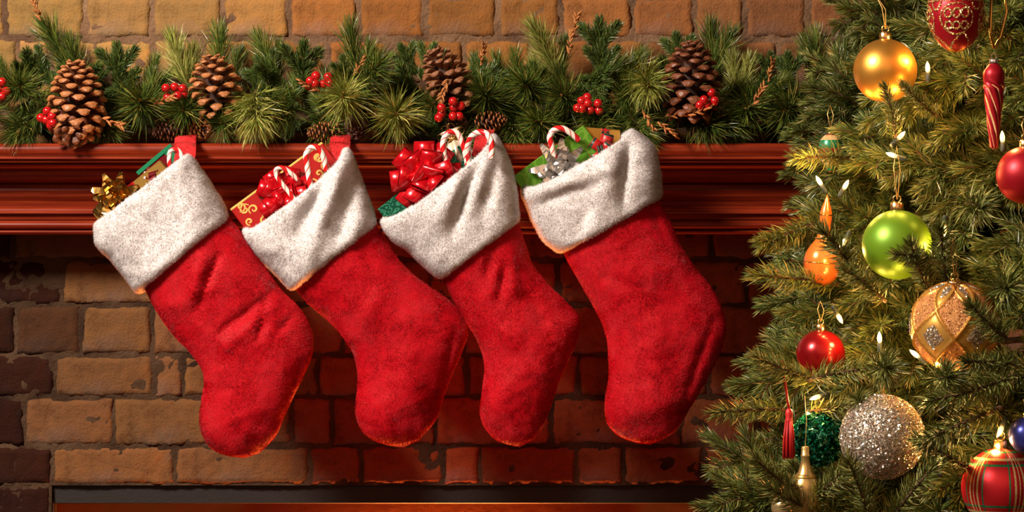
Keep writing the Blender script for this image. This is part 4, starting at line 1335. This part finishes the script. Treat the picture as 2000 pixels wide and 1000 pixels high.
def bough_tip(px, py, ang, Y, Ltot=0.26, roll=0.0, inward=0.25, scale=1.0):
    """a bough whose tip is at a pixel, growing along ang (degrees in view, 180 = to the left), base further from the room"""
    t = P(px, py, Y)
    a = math.radians(ang)
    d = Vector((math.cos(a), -inward, math.sin(a))).normalized()
    b = t - d * Ltot * scale
    link('bough', random.choice(BOUGH), tree, mat=TI @ aim(b, d, roll, scale, Vector((0, -1, 0.3))))
random.seed(5)
# boughs whose tips the photograph shows along the outline
for (x, y, a, Y) in [(1640, 8, 160, -.62), (1700, 52, 150, -.66), (1585, 110, 150, -.56), (1590, 172, 178, -.60), (1588, 215, 186, -.62), (1600, 250, 200, -.64), (1570, 300, 190, -.62),
                     (1575, 345, 175, -.66), (1560, 398, 200, -.64), (1545, 455, 185, -.68), (1560, 480, 215, -.66), (1512, 530, 165, -.66), (1505, 560, 185, -.70), (1530, 610, 178, -.72), (1465, 655, 172, -.72), (1480, 690, 190, -.70),
                     (1440, 760, 182, -.74), (1450, 790, 196, -.76), (1490, 840, 130, -.74), (1395, 880, 150, -.76), (1400, 930, 165, -.80), (1392, 965, 150, -.82), (1430, 990, 170, -.82), (1560, 880, 120, -.78), (1620, 700, 185, -.80),
                     (1600, 560, 180, -.74), (1650, 620, 165, -.78), (1640, 250, 170, -.72), (1660, 60, 190, -.64), (1780, 30, 170, -.74), (1800, 130, 200, -.78), (1830, 190, 190, -.80), (1700, 230, 215, -.78), (1720, 330, 175, -.80), (1930, 420, 170, -.84), (1960, 370, 185, -.86), (1890, 350, 190, -.84), (1940, 480, 160, -.86), (1880, 545, 175, -.88), (1950, 180, 190, -.82), (1930, 740, 185, -.90), (1900, 850, 170, -.92), (1940, 600, 200, -.88)]:
    bough_tip(x, y, a, Y, roll=random.uniform(-.6, .6), inward=random.uniform(0.05, 0.3), scale=random.uniform(0.85, 1.05))
# shoots in front of the ornaments
def tip_mesh(seed):
    rg = np.random.default_rng(seed)
    path = curve_path((0, 0, 0), (1, 0, 0), 0.12, rg.uniform(-.1, .15), 9, (0, rg.uniform(-.15, .15), 0))
    return sprig_mesh('shoot_tip', [(path, 0.003, 0.0014)], [shoot(path, 3400, 0.027, 0.0015, (34, 75), rg, 0.02, 0.1)], M['needle_tuft'])
_rg = np.random.default_rng(77)
_p = curve_path((0, 0, 0), (1, 0, 0), 0.05, 0.1)
TUFT_T = sprig_mesh('shoot_tip', [(_p, 0.003, 0.0014)], [shoot(_p, 5200, 0.036, 0.0018, (35, 100), _rg, 0.1)], M['needle_tuft'])
TIPS = [tip_mesh(120 + k) for k in range(4)]
for (x, y, a, L, Y) in [(1650, 725, 20, 130, -.93), (1560, 735, 165, 120, -.90), (1940, 640, 150, 110, -1.10), (1950, 705, 165, 120, -1.12), (1668, 512, 120, 130, -.95), (1700, 555, 140, 110, -.97), (1815, 500, 160, 100, -1.0), (1800, 535, 130, 100, -1.0), (1752, 226, 100, 80, -.90), (1808, 205, 150, 80, -.92), (1545, 960, 150, 120, -1.0), (1612, 965, 40, 110, -1.0),
                     (1695, 985, 110, 120, -1.06), (1765, 985, 70, 120, -1.08), (1570, 440, 190, 130, -.76), (1545, 470, 200, 120, -.76), (1580, 545, 170, 140, -.80), (1640, 300, 170, 130, -.74), (1940, 60, 170, 100, -.95), (1590, 1000, 140, 130, -1.0), (1530, 940, 150, 110, -.94), (1480, 800, 175, 120, -.86), (1850, 520, 110, 120, -1.02), (1935, 760, 200, 140, -1.08), (1905, 820, 195, 140, -1.06), (1870, 900, 150, 110, -1.06), (1640, 800, 10, 110, -.90)]:
    d = Vector((math.cos(math.radians(a)), -0.85, math.sin(math.radians(a))))
    L *= 1.3
    b = P(x, y, Y) - d.normalized() * (L * 0.5 * K(Y)) + Vector((0, 0.02, 0))
    link('shoot_tip', random.choice(TIPS), tree, mat=TI @ aim(b, d, random.uniform(0, 6.28), L * PX / 0.13, Vector((0, -1, 0.3))))
for (x, y, Y, sc) in [(1722, 722, -1.02, 0.95), (1900, 400, -.98, 1.0), (1840, 740, -1.06, 0.9), (1960, 560, -1.02, 1.1), (1680, 780, -.98, 0.7)]:
    d = Vector((random.uniform(-.2, .2), -1, random.uniform(-.15, .15)))
    link('shoot_tip', TUFT_T, tree, mat=TI @ aim(P(x, y, Y) - d.normalized() * 0.03, d, random.uniform(0, 6.28), sc))
# and the body of the tree: boughs set round the trunk in whorls
gold = 2.39996
n_body = 235
for k in range(n_body):
    u = (k + 0.5) / n_body
    z = 0.55 + 1.15 * u + random.uniform(-.03, .03)
    R = tree_radius(z) * random.uniform(0.72, 0.98)
    az = math.radians(random.uniform(150, 330)) if k % 8 else math.radians(random.uniform(-30, 150))   # mostly the side toward the room
    d = Vector((math.cos(az), math.sin(az), random.uniform(-.30, .12))).normalized()
    tip = Vector((TX + R * math.cos(az), TY + R * math.sin(az), z))
    if tip.y > -0.06:
        tip.y = -0.06 - random.random() * 0.05
    s = random.uniform(0.85, 1.1)
    link('bough', random.choice(BOUGH), tree, mat=TI @ aim(tip - d * 0.26 * s, d, random.uniform(-.7, .7), s))
for k in range(70):                   # older wood and needles nearer the trunk
    z = 0.55 + 1.15 * (k + 0.5) / 70
    R = tree_radius(z) * random.uniform(0.50, 0.72)
    az = math.radians(random.uniform(170, 320))
    d = Vector((math.cos(az), math.sin(az), random.uniform(-.5, .5))).normalized()
    tip = Vector((TX + R * math.cos(az), TY + R * math.sin(az), z))
    link('inner_bough', random.choice(BOUGH), tree, mat=TI @ aim(tip - d * 0.26, d, random.uniform(0, 6.28), 1.05))
# inner limbs from the trunk to the boughs
me_l = None
for k in range(26):
    z = 0.35 + k * 0.058
    az = k * gold
    R = tree_radius(z) * 0.62
    v, f = tube(curve_path((0, 0, z), (math.cos(az), math.sin(az), 0.15), R, 0.2), np.linspace(0.010, 0.005, 9), 6)
    link('limb', mesh_from('limb', v, f, M['bark']), tree)

# ------------------------------------------------------------------ ornaments
def surf_Y(px, py, lift=0.0):
    """depth of the tree's outer surface seen at a pixel"""
    for Y in np.linspace(-1.05, -0.2, 120):
        p = P(px, py, Y)
        R = tree_radius(p.z)
        if (p.x - TX) ** 2 + (Y - TY) ** 2 < R * R:
            return Y - lift
    return -0.66 - lift
def cap_parts(root, r_cap, h, ztop, mat):
    v, f = lathe([(r_cap * 0.95, 0), (r_cap, h * 0.15), (r_cap, h * 0.85), (r_cap * 0.8, h), (0.0005, h)], 32, lambda a, i: 1 + 0.06 * math.sin(a * 12) * (i < 3))
    link('cap', mesh_from('cap', v, f, mat), root, (0, 0, ztop - 0.001))
    ang = np.linspace(0, 2 * math.pi, 16)
    v, f = tube([(r_cap * 0.6 * math.cos(a), 0, h + r_cap * 0.5 + r_cap * 0.6 * math.sin(a)) for a in ang], r_cap * 0.11, 6)
    link('hanger_ring', mesh_from('hanger_ring', v, f, mat), root, (0, 0, ztop - 0.001))
def cord(root, z, length, spread=0.004, r=0.0006, mat=None, lean=0.0):
    v, f = tube([(0, 0, z), (-spread, 0, z + length * 0.6), (lean, 0.004, z + length), (spread + lean * 0.3, 0, z + length * 0.55), (0.0005, 0, z + 0.0005)], r, 6)
    link('cord', mesh_from('cord', v, f, mat or M['cord_gold']), root)
def bauble(name, label, px, py, r, mat, Y=None, cap=M['cap_gold'], cord_px=60, lean=0.0, tilt=0.0):
    Y = surf_Y(px, py, 0.03) if Y is None else Y
    R = r * K(Y)
    root = thing(name, label, 'ornament', tuple(P(px, py, Y)), 'ornaments on the tree')
    root.rotation_euler = (0, tilt, 0)
    v, f = lathe(ball_profile(R, 32), 48)
    link('ball', mesh_from('ball', v, f, mat), root)
    if cap:
        cap_parts(root, R * 0.16 + 0.001, R * 0.2 + 0.002, R, cap)
        cord(root, R * 1.2 + 0.004, cord_px * K(Y), lean=lean)
    return root
OY = {}
bauble('gold_bauble', 'large matte gold ball ornament near the tree top', 1729, 138, 62, M['gold_satin'], cord_px=70, lean=-0.012)
bauble('green_bauble', 'satin lime green ball ornament hanging on a gold thread', 1752, 478, 68, M['ball_green'], cord_px=105)
bauble('red_bauble', 'matte red ball ornament cut by the frame edge', 2002, 342, 56, M['ball_red'], cord_px=40)
bauble('red_bauble', 'shiny red ball ornament above the silver glitter ball', 1603, 692, 48, M['ball_red_shiny'], Y=-0.83, cord_px=40)
bauble('plaid_bauble', 'red ball ornament with green and gold plaid glitter lines', 1955, 952, 77, M['plaid'], Y=-1.02, cord_px=40)
bauble('blue_bauble', 'deep blue ball ornament mostly hidden above the plaid ball', 2006, 850, 36, M['ball_blue'], cord_px=30)
bauble('pearl_bauble', 'small pearly gold ball ornament low among the boughs', 1530, 990, 24, M['ball_pearl'], Y=-0.87, cord_px=30)

# silver glitter ball: a sphere crusted with flakes
def flakes(R, n, size, rg, lift=0.0015, crust=0.6):
    d = unit(rg.normal(0, 1, (n, 3)))
    p = d * (R + lift * rg.random((n, 1)))
    nr = unit(d + rg.normal(0, crust, (n, 3)))
    a = unit(np.cross(nr, rg.normal(0, 1, (n, 3)))); b = np.cross(nr, a)
    s = size * rg.uniform(0.5, 1.1, (n, 1))
    V = np.empty((n, 3, 3))
    V[:, 0] = p + a * s; V[:, 1] = p - a * s * 0.6 + b * s * 0.8; V[:, 2] = p - a * s * 0.6 - b * s * 0.8
    return V.reshape(-1, 3), np.arange(n * 3).reshape(-1, 3)
def glitter_ball(name, label, px, py, r, mats, n, size, Y=None, crust=0.6, lift=0.002, cord_px=60):
    Y = surf_Y(px, py, 0.04) if Y is None else Y
    R = r * K(Y)
    root = thing(name, label, 'ornament', tuple(P(px, py, Y)), 'ornaments on the tree')
    v, f = lathe(ball_profile(R * 0.975, 24), 36)
    link('ball', mesh_from('ball', v, f, mats[0]), root)
    V, T = flakes(R * 0.975, n, size, np.random.default_rng(n), lift, crust)
    o = link('glitter', tri_mesh('glitter', V, T, [mats[1]]), root); o['kind'] = 'stuff'
    cord(root, R, cord_px * K(Y))
    return root
M['glitter_base'] = plain('glitter_base', (0.50, 0.43, 0.34), 0.5, 0.5)
M['tinsel_base'] = plain('tinsel_base', (0.005, 0.07, 0.035), 0.5, 0.4)
glitter_ball('glitter_ball', 'large silver ball ornament crusted with glitter', 1723, 853, 82, (M['glitter_base'], M['glitter_silver']), 15000, 0.0017, Y=-0.98)
glitter_ball('tinsel_ball', 'green tinsel ball ornament behind the silver glitter ball', 1598, 857, 47, (M['tinsel_base'], M['tinsel_green']), 3500, 0.005, Y=-0.86, crust=1.2, lift=0.004, cord_px=40)

# gold lattice ball
def lattice_ball():
    px, py, r = 1864, 636, 87
    Y = -1.0
    R = r * K(Y)
    root = thing('lattice_bauble', 'big gold ball ornament with raised diamond lattice and glitter', 'ornament', tuple(P(px, py, Y)), 'ornaments on the tree')
    root.rotation_euler = (math.radians(14), math.radians(-8), math.radians(20))
    nu, nv = 160, 100
    V, F, fm = [], [], []
    U = np.linspace(0, 2 * math.pi, nu, endpoint=False); W = np.linspace(0.0, math.pi, nv)
    k = 4.0
    def fields(u, w):
        a = u * 6 / (2 * math.pi) + (w - math.pi / 2) * 0.80
        b = u * 6 / (2 * math.pi) - (w - math.pi / 2) * 0.80
        fa, fb = abs((a / 1 + 0.5) % 1 - 0.5), abs((b / 1 + 0.5) % 1 - 0.5)
        return a, b, fa, fb
    for w in W:
        for u in U:
            a, b, fa, fb = fields(u, w)
            m = min(fa, fb)
            rid = math.exp(-(m / 0.035) ** 2) * 0.0026
            cell = (math.floor(a) + math.floor(b)) % 2
            puff = (-0.0012 if cell else 0.0006) * min(1, m / 0.2)
            rr = R * 0.975 + rid + puff
            V.append((rr * math.sin(w) * math.cos(u), rr * math.sin(w) * math.sin(u), rr * math.cos(w)))
    F = grid_faces(nv, nu, True, True)
    glit, bead = [], []
    rg = np.random.default_rng(3)
    for i in range(nv - 1):
        for j in range(nu):
            w, u = (W[i] + W[i + 1]) / 2, U[j] + math.pi / nu
            a, b, fa, fb = fields(u, w)
            m = min(fa, fb)
            cell = (math.floor(a) + math.floor(b)) % 2
            if m < 0.045:
                fm.append(1)
            elif cell:
                fm.append(2)
            else:
                fm.append(0)
    link('ball', mesh_from('ball', V, F, [M['lattice_gold'], M['lattice_ridge'], M['lattice_crust']], True, fm), root)
    n = 30000
    d = unit(rg.normal(0, 1, (n, 3)))
    keepg, keepb = [], []
    for q in d:
        w, u = math.acos(q[2]), math.atan2(q[1], q[0]) % (2 * math.pi)
        a, b, fa, fb = fields(u, w)
        cell = (math.floor(a) + math.floor(b)) % 2
        m = min(fa, fb)
        if not cell and m > 0.25:
            keepg.append(q)
        elif cell and m > 0.09 and rg.random() < 0.13:
            keepb.append(q)
    def crust(Q, size, nm, mat, lift):
        Q = np.array(Q); nn = len(Q)
        nr = unit(Q + rg.normal(0, 0.5, Q.shape)); a = unit(np.cross(nr, rg.normal(0, 1, Q.shape))); b = np.cross(nr, a)
        p = Q * (R * 0.977 + lift)
        Vv = np.empty((nn, 3, 3)); Vv[:, 0] = p + a * size; Vv[:, 1] = p - a * size * .6 + b * size * .8; Vv[:, 2] = p - a * size * .6 - b * size * .8
        o = link(nm, tri_mesh(nm, Vv.reshape(-1, 3), np.arange(nn * 3).reshape(-1, 3), [mat]), root); o['kind'] = 'stuff'
    crust(keepg, 0.0013, 'glitter', M['glitter_silver'], 0.001)
    crust(keepb, 0.0011, 'bead_crust', M['lattice_bead'], 0.0006)
    cap_parts(root, 0.008, 0.006, R * 0.98, M['cap_gold'])
    cord(root, R + 0.008, 0.045)
lattice_ball()

# red egg with gold tracery
def egg_ornament():
    px, py = 1867, 28
    Y = surf_Y(px, 60, 0.11)
    k = K(Y)
    root = thing('egg_ornament', 'red egg-shaped ornament with gold glitter tracery at the frame top', 'ornament', tuple(P(px, py, Y)), 'ornaments on the tree')
    A, Bt, Bb = 54 * k, 90 * k, 74 * k
    def rad(z):
        return A * math.sqrt(max(0.0004, 1 - (z / (Bt if z > 0 else Bb)) ** 2)) * (1 - 0.10 * (z / Bb if z < 0 else 0) * -1)
    zs = [-Bb + (Bb + Bt) * (1 - math.cos(math.pi * i / 36)) / 2 for i in range(37)]
    v, f = lathe([(rad(z), z) for z in zs], 48)
    fm = [1 if i // 48 < 6 and (i % 48) % 12 in (2, 3, 4, 5, 6, 7, 8) and (i // 48) < 6 - abs((i % 48) % 12 - 5) else 0 for i in range(len(f))]
    link('egg', mesh_from('egg', v, f, [M['ball_red'], M['gold_satin']], True, fm), root)
    def on(u, z, lift=0.0006):
        r = rad(z) + lift
        return (r * math.cos(u), r * math.sin(u), z)
    lines = []
    for c in range(4):
        u0 = -math.pi / 2 + c * math.pi / 2 - 0.15
        zc = -12 * k
        lines.append([on(u0 + 0.62 * math.cos(t), zc + 30 * k * math.sin(t)) for t in np.linspace(0, 2 * math.pi, 40)])
        for pz, sc in ((-2, 1.0), (-24, 0.8)):
            for off in (-0.34, 0, 0.34):
                lines.append([on(u0 + off * 0.9 + 0.13 * math.sin(t), zc + (pz + 4 + 11 * sc * (1 - math.cos(t)) * 0.8) * k) for t in np.linspace(0, 2 * math.pi, 18)])
        lines.append([on(u0 + 0.78 + 0.2 * math.cos(t), zc + 34 * k + 16 * k * math.sin(t)) for t in np.linspace(0, 2 * math.pi, 24)])
        lines.append([on(u0 + 0.45 * math.cos(t), 48 * k + 20 * k * math.sin(t)) for t in np.linspace(0, 2 * math.pi, 30)])
        lines.append([on(u0 - 0.5 + t, -Bb * 0.93 + 34 * k * abs(t / 0.78 - 0.0) * 0.9) for t in np.linspace(-0.75, 0.75, 22)])
    lines.append([on(t, 24 * k) for t in np.linspace(0, 2 * math.pi, 60)])
    Vs, Ts = [], []
    rg = np.random.default_rng(9)
    for ln in lines:
        ln = np.array(ln)
        m = len(ln) * 7
        s = rg.random(m) * (len(ln) - 1); i = s.astype(int); fr = (s - i)[:, None]
        p = ln[i] * (1 - fr) + ln[np.minimum(i + 1, len(ln) - 1)] * fr + rg.normal(0, 0.0004, (m, 3))
        nr = unit(unit(p * [1, 1, 0.4]) + rg.normal(0, 0.5, (m, 3))); a = unit(np.cross(nr, rg.normal(0, 1, (m, 3)))); b = np.cross(nr, a)
        sz = 0.0011
        Vv = np.empty((m, 3, 3)); Vv[:, 0] = p + a * sz; Vv[:, 1] = p - a * sz * .6 + b * sz * .8; Vv[:, 2] = p - a * sz * .6 - b * sz * .8
        Vs.append(Vv.reshape(-1, 3))
    Vs = np.vstack(Vs)
    o = link('gold_tracery', tri_mesh('gold_tracery', Vs, np.arange(len(Vs)).reshape(-1, 3), [M['glitter_gold']]), root); o['kind'] = 'stuff'
    cap_parts(root, 0.008, 0.007, Bt, M['cap_gold'])
    cord(root, Bt + 0.01, 0.04)
egg_ornament()

# twisted red icicle
def icicle():
    px, yt, yb = 1941, 122, 292
    Y = surf_Y(px, 200, 0.06)
    k = K(Y)
    root = thing('icicle_ornament', 'long red twisted icicle ornament with gold glitter grooves', 'ornament', tuple(P(px, yt, Y)), 'ornaments on the tree')
    L = (yb - yt) * k
    n, m = 90, 40
    V, F, fm = [], [], []
    for i in range(n):
        s = i / (n - 1)
        r = 21 * k * (math.sin(math.pi * min(1, s * 6 + 0.12) / 2) ** 0.8) * (1 - 0.68 * max(0, (s - 0.16) / 0.84) ** 1.1)
        if s > 0.98:
            r *= 0.4
        fl = min(1, max(0, (s - 0.2) / 0.1))
        for j in range(m):
            a = 2 * math.pi * j / m + 2.6 * s * fl * 1.6
            rr = r * (1 + fl * 0.10 * math.cos(2 * math.pi * j / m * 6))
            V.append((rr * math.cos(a), rr * math.sin(a), -s * L))
    F = grid_faces(n, m, True, True)
    for i in range(n - 1):
        for j in range(m):
            c = math.cos(2 * math.pi * (j + 0.5) / m * 6)
            fm.append(1 if c < -0.72 and i > 22 else 0)
    link('body', mesh_from('body', V, F, [M['ball_red'], M['glitter_gold_flat']], True, fm), root)
    cap_parts(root, 9 * k, 9 * k, 0.0, M['silver'])
    v, f = tube([(0, 0, 0.016), (-0.004, 0, 0.035), (-0.003, 0, 0.075), (0.012, 0, 0.085), (0.016, 0, 0.06), (0.008, 0, 0.03), (0.001, 0, 0.016)], 0.0019, 6)
    link('gold_ribbon', mesh_from('gold_ribbon', v, f, M['gold']), root)
M['glitter_gold_flat'] = plain('gold_glitter_paint', (0.85, 0.58, 0.25), 0.45, 0.6, bump=0.9, bscale=1500)
icicle()

# orange onion ornament with a spire
def onion():
    px, py = 1607, 508
    Y = -0.76
    k = K(Y)
    root = thing('onion_ornament', 'shiny orange onion-shaped ornament with tall spire among the outer boughs', 'ornament', tuple(P(px, py, Y)), 'ornaments on the tree')
    root.rotation_euler = (0, math.radians(4), 0)
    prof = [(0.5, -52), (8, -50), (22, -42), (33, -26), (37, -6), (35, 10), (27, 26), (17, 40), (12, 55), (11, 72), (12, 88), (10, 100), (6, 112), (3, 122), (0.5, 128)]
    v, f = lathe([(r * k, z * k) for r, z in catmull(prof, 50)], 40)
    link('glass_body', mesh_from('glass_body', v, f, M['ball_orange']), root)
    parts = []
    for z in (-6, 55, 88):
        rr = float(np.interp(z, [p[1] for p in prof], [p[0] for p in prof])) * k
        a = np.linspace(0, 2 * math.pi, 30)
        parts.append(tube([(rr * math.cos(t), rr * math.sin(t), z * k) for t in a], 0.0008, 5))
    V, F, _ = join(parts)
    link('gold_rings', mesh_from('gold_rings', V, F, M['gold']), root)
onion()

# red tassel
def tassel():
    px = 1541
    Y = -0.89
    k = K(Y)
    root = thing('tassel', 'long red thread tassel hanging beside the green tinsel ball', 'tassel', tuple(P(px, 805, Y)))
    rg = np.random.default_rng(4)
    v, f = lathe([(0.5 * k, 8 * k), (6 * k, 5 * k), (7.5 * k, -3 * k), (6 * k, -12 * k), (7 * k, -16 * k)], 16)
    link('head', mesh_from('head', v, f, M['tassel']), root)
    parts = []
    for q in range(60):
        a, rr = rg.uniform(0, 6.28), math.sqrt(rg.random())
        e = (rr * 12 * k * math.cos(a), rr * 10 * k * math.sin(a))
        parts.append(tube([(e[0] * .5, e[1] * .5, -12 * k), (e[0] * .9, e[1] * .9, -50 * k), (e[0], e[1], -rg.uniform(82, 92) * k)], 0.0008, 4))
    V, F, _ = join(parts)
    o = link('threads', mesh_from('threads', V, F, M['tassel']), root); o['kind'] = 'stuff'
    v, f = tube([(0, 0, 6 * k), (-6 * k, 0.004, 50 * k), (-14 * k, 0.004, 100 * k)], 0.0016, 6)
    link('cord', mesh_from('cord', v, f, M['tassel']), root)
tassel()

# champagne bottle ornament
def bottle():
    px, yt = 1573, 872
    Y = -0.97
    k = K(Y)
    root = thing('bottle_ornament', 'gold champagne-bottle ornament with long neck among the lower boughs', 'ornament', tuple(P(px, yt, Y)), 'ornaments on the tree')
    prof = [(0.3, 0), (7, 0), (8, -3), (8, -15), (9, -16), (9, -20), (8, -22), (10, -36), (14, -50), (21, -60), (27, -70), (29, -82), (29, -130), (26, -136), (0.3, -136)]
    v, f = lathe([(r * k, z * k) for r, z in prof], 36)
    link('bottle', mesh_from('bottle', v, f, M['champagne']), root)
    v, f = lathe([(18 * k, -54 * k), (21.8 * k, -58.5 * k), (22.4 * k, -61 * k), (21 * k, -62 * k)], 36)
    link('label_band', mesh_from('label_band', v, f, M['gold_dark']), root)
    v, f = tube([(0, 0, 0), (0.002, 0.004, 0.03), (0, 0.006, 0.06)], 0.0006, 5)
    link('cord', mesh_from('cord', v, f, M['cord_gold']), root)
bottle()

# striped drop ornament behind the boughs, beside the mantel
def drop():
    px, py = 1622, 300
    Y = -0.69
    k = K(Y)
    root = thing('drop_ornament', 'glittery striped red, green and gold drop ornament beside the mantel shelf', 'ornament', tuple(P(px, py, Y)), 'ornaments on the tree')
    prof = [(0.4, -36), (5, -34), (13, -22), (20, -6), (23, 10), (20, 26), (11, 36), (3, 39), (0.4, 39)]
    pr = catmull(prof, 41)
    v, f = lathe([(r * k, z * k) for r, z in pr], 36)
    fm = [((i // 36) // 5) % 3 for i in range(len(f))]
    link('body', mesh_from('body', v, f, [M['ball_red'], M['green_ribbon'], M['glitter_gold_flat']], True, fm), root)
    cap_parts(root, 5 * k, 6 * k, 39 * k, M['cap_gold'])
    cord(root, 50 * k, 0.03)
drop()

# fairy lights
def fairy_light(label, px, py, Y, ang):
    k = K(Y)
    root = thing('fairy_light', label, 'fairy light', tuple(P(px, py, Y)), 'warm fairy lights on the tree')
    root.rotation_euler = (math.radians(-15), -math.radians(ang - 90), 0)
    v, f = lathe([(0.0018, -0.004), (0.0027, -0.001), (0.0030, 0.002), (0.0024, 0.006), (0.0011, 0.009), (0.0002, 0.0105)], 16)
    link('bulb', mesh_from('bulb', v, f, M['bulb']), root)
    v, f = lathe([(0.0002, -0.016), (0.0024, -0.016), (0.0031, -0.014), (0.0031, -0.006), (0.0027, -0.0035), (0.0018, -0.0035)], 14)
    link('socket', mesh_from('socket', v, f, M['socket']), root)
    l = bpy.data.lights.new('bulb_glow', 'POINT')
    l.energy = 0.3; l.color = (1.0, 0.50, 0.14); l.shadow_soft_size = 0.006
    lo = bpy.data.objects.new('bulb_glow', l); COL.objects.link(lo); lo.parent = root; lo.location = (0, -0.008, 0.020)
    return root
LIGHTS = [(1718, 664, 90, 'lit bulb standing over the round needle burst, centre of the tree'), (1790, 694, 140, 'lit bulb touching the gold lattice ball'), (1597, 775, 200, 'lit bulb lying on a bough below the shiny red ball'),
          (1803, 793, 60, 'lit bulb beside the silver glitter ball'), (1955, 838, 250, 'lit bulb just above the plaid ball'), (1638, 618, 300, 'lit bulb on a bough above the shiny red ball'), (1845, 446, 270, 'lit bulb beside the lime green ball'),
          (1648, 472, 240, 'lit bulb in a grey-green socket by the orange ornament'), (1602, 357, 120, 'lit bulb at the outer boughs beside the mantel mouldings'), (1958, 272, 90, 'lit bulb at the foot of the red icicle'), (1746, 304, 160, 'lit bulb between the gold and lime green balls'),
          (1757, 268, 45, 'lit bulb deep under the gold ball'), (1812, 136, 90, 'lit bulb glowing behind the gold ball'), (1650, 365, 60, 'lit bulb in the shade left of the green ball thread'), (1890, 60, 180, 'lit bulb by the red egg ornament'), (1835, 905, 90, 'lit bulb low behind the glitter ball')]
for (x, y, a, lb) in LIGHTS:
    fairy_light(lb, x, y, surf_Y(x, y, 0.02) if x > 1700 else min(surf_Y(x, y, 0.02), -0.78 if y > 600 else -0.70), a)
cp = []
for (x, y) in [(1900, 30), (1800, 150), (1740, 290), (1620, 365), (1660, 445), (1840, 460), (1960, 300), (1930, 480), (1650, 640), (1700, 690), (1800, 700), (1870, 800), (1780, 780), (1620, 790), (1700, 930), (1850, 940), (1940, 820)]:
    cp.append(tuple(P(x, y, surf_Y(x, y, -0.2))))
v, f = tube(catmull(cp, 200), 0.0022, 6)
o = link('light_cord', mesh_from('light_cord', v - np.array(cp[0]), f, M['wire']), None, cp[0])
tag(o, 'dark green electric cord of the fairy lights winding through the tree', 'cord')
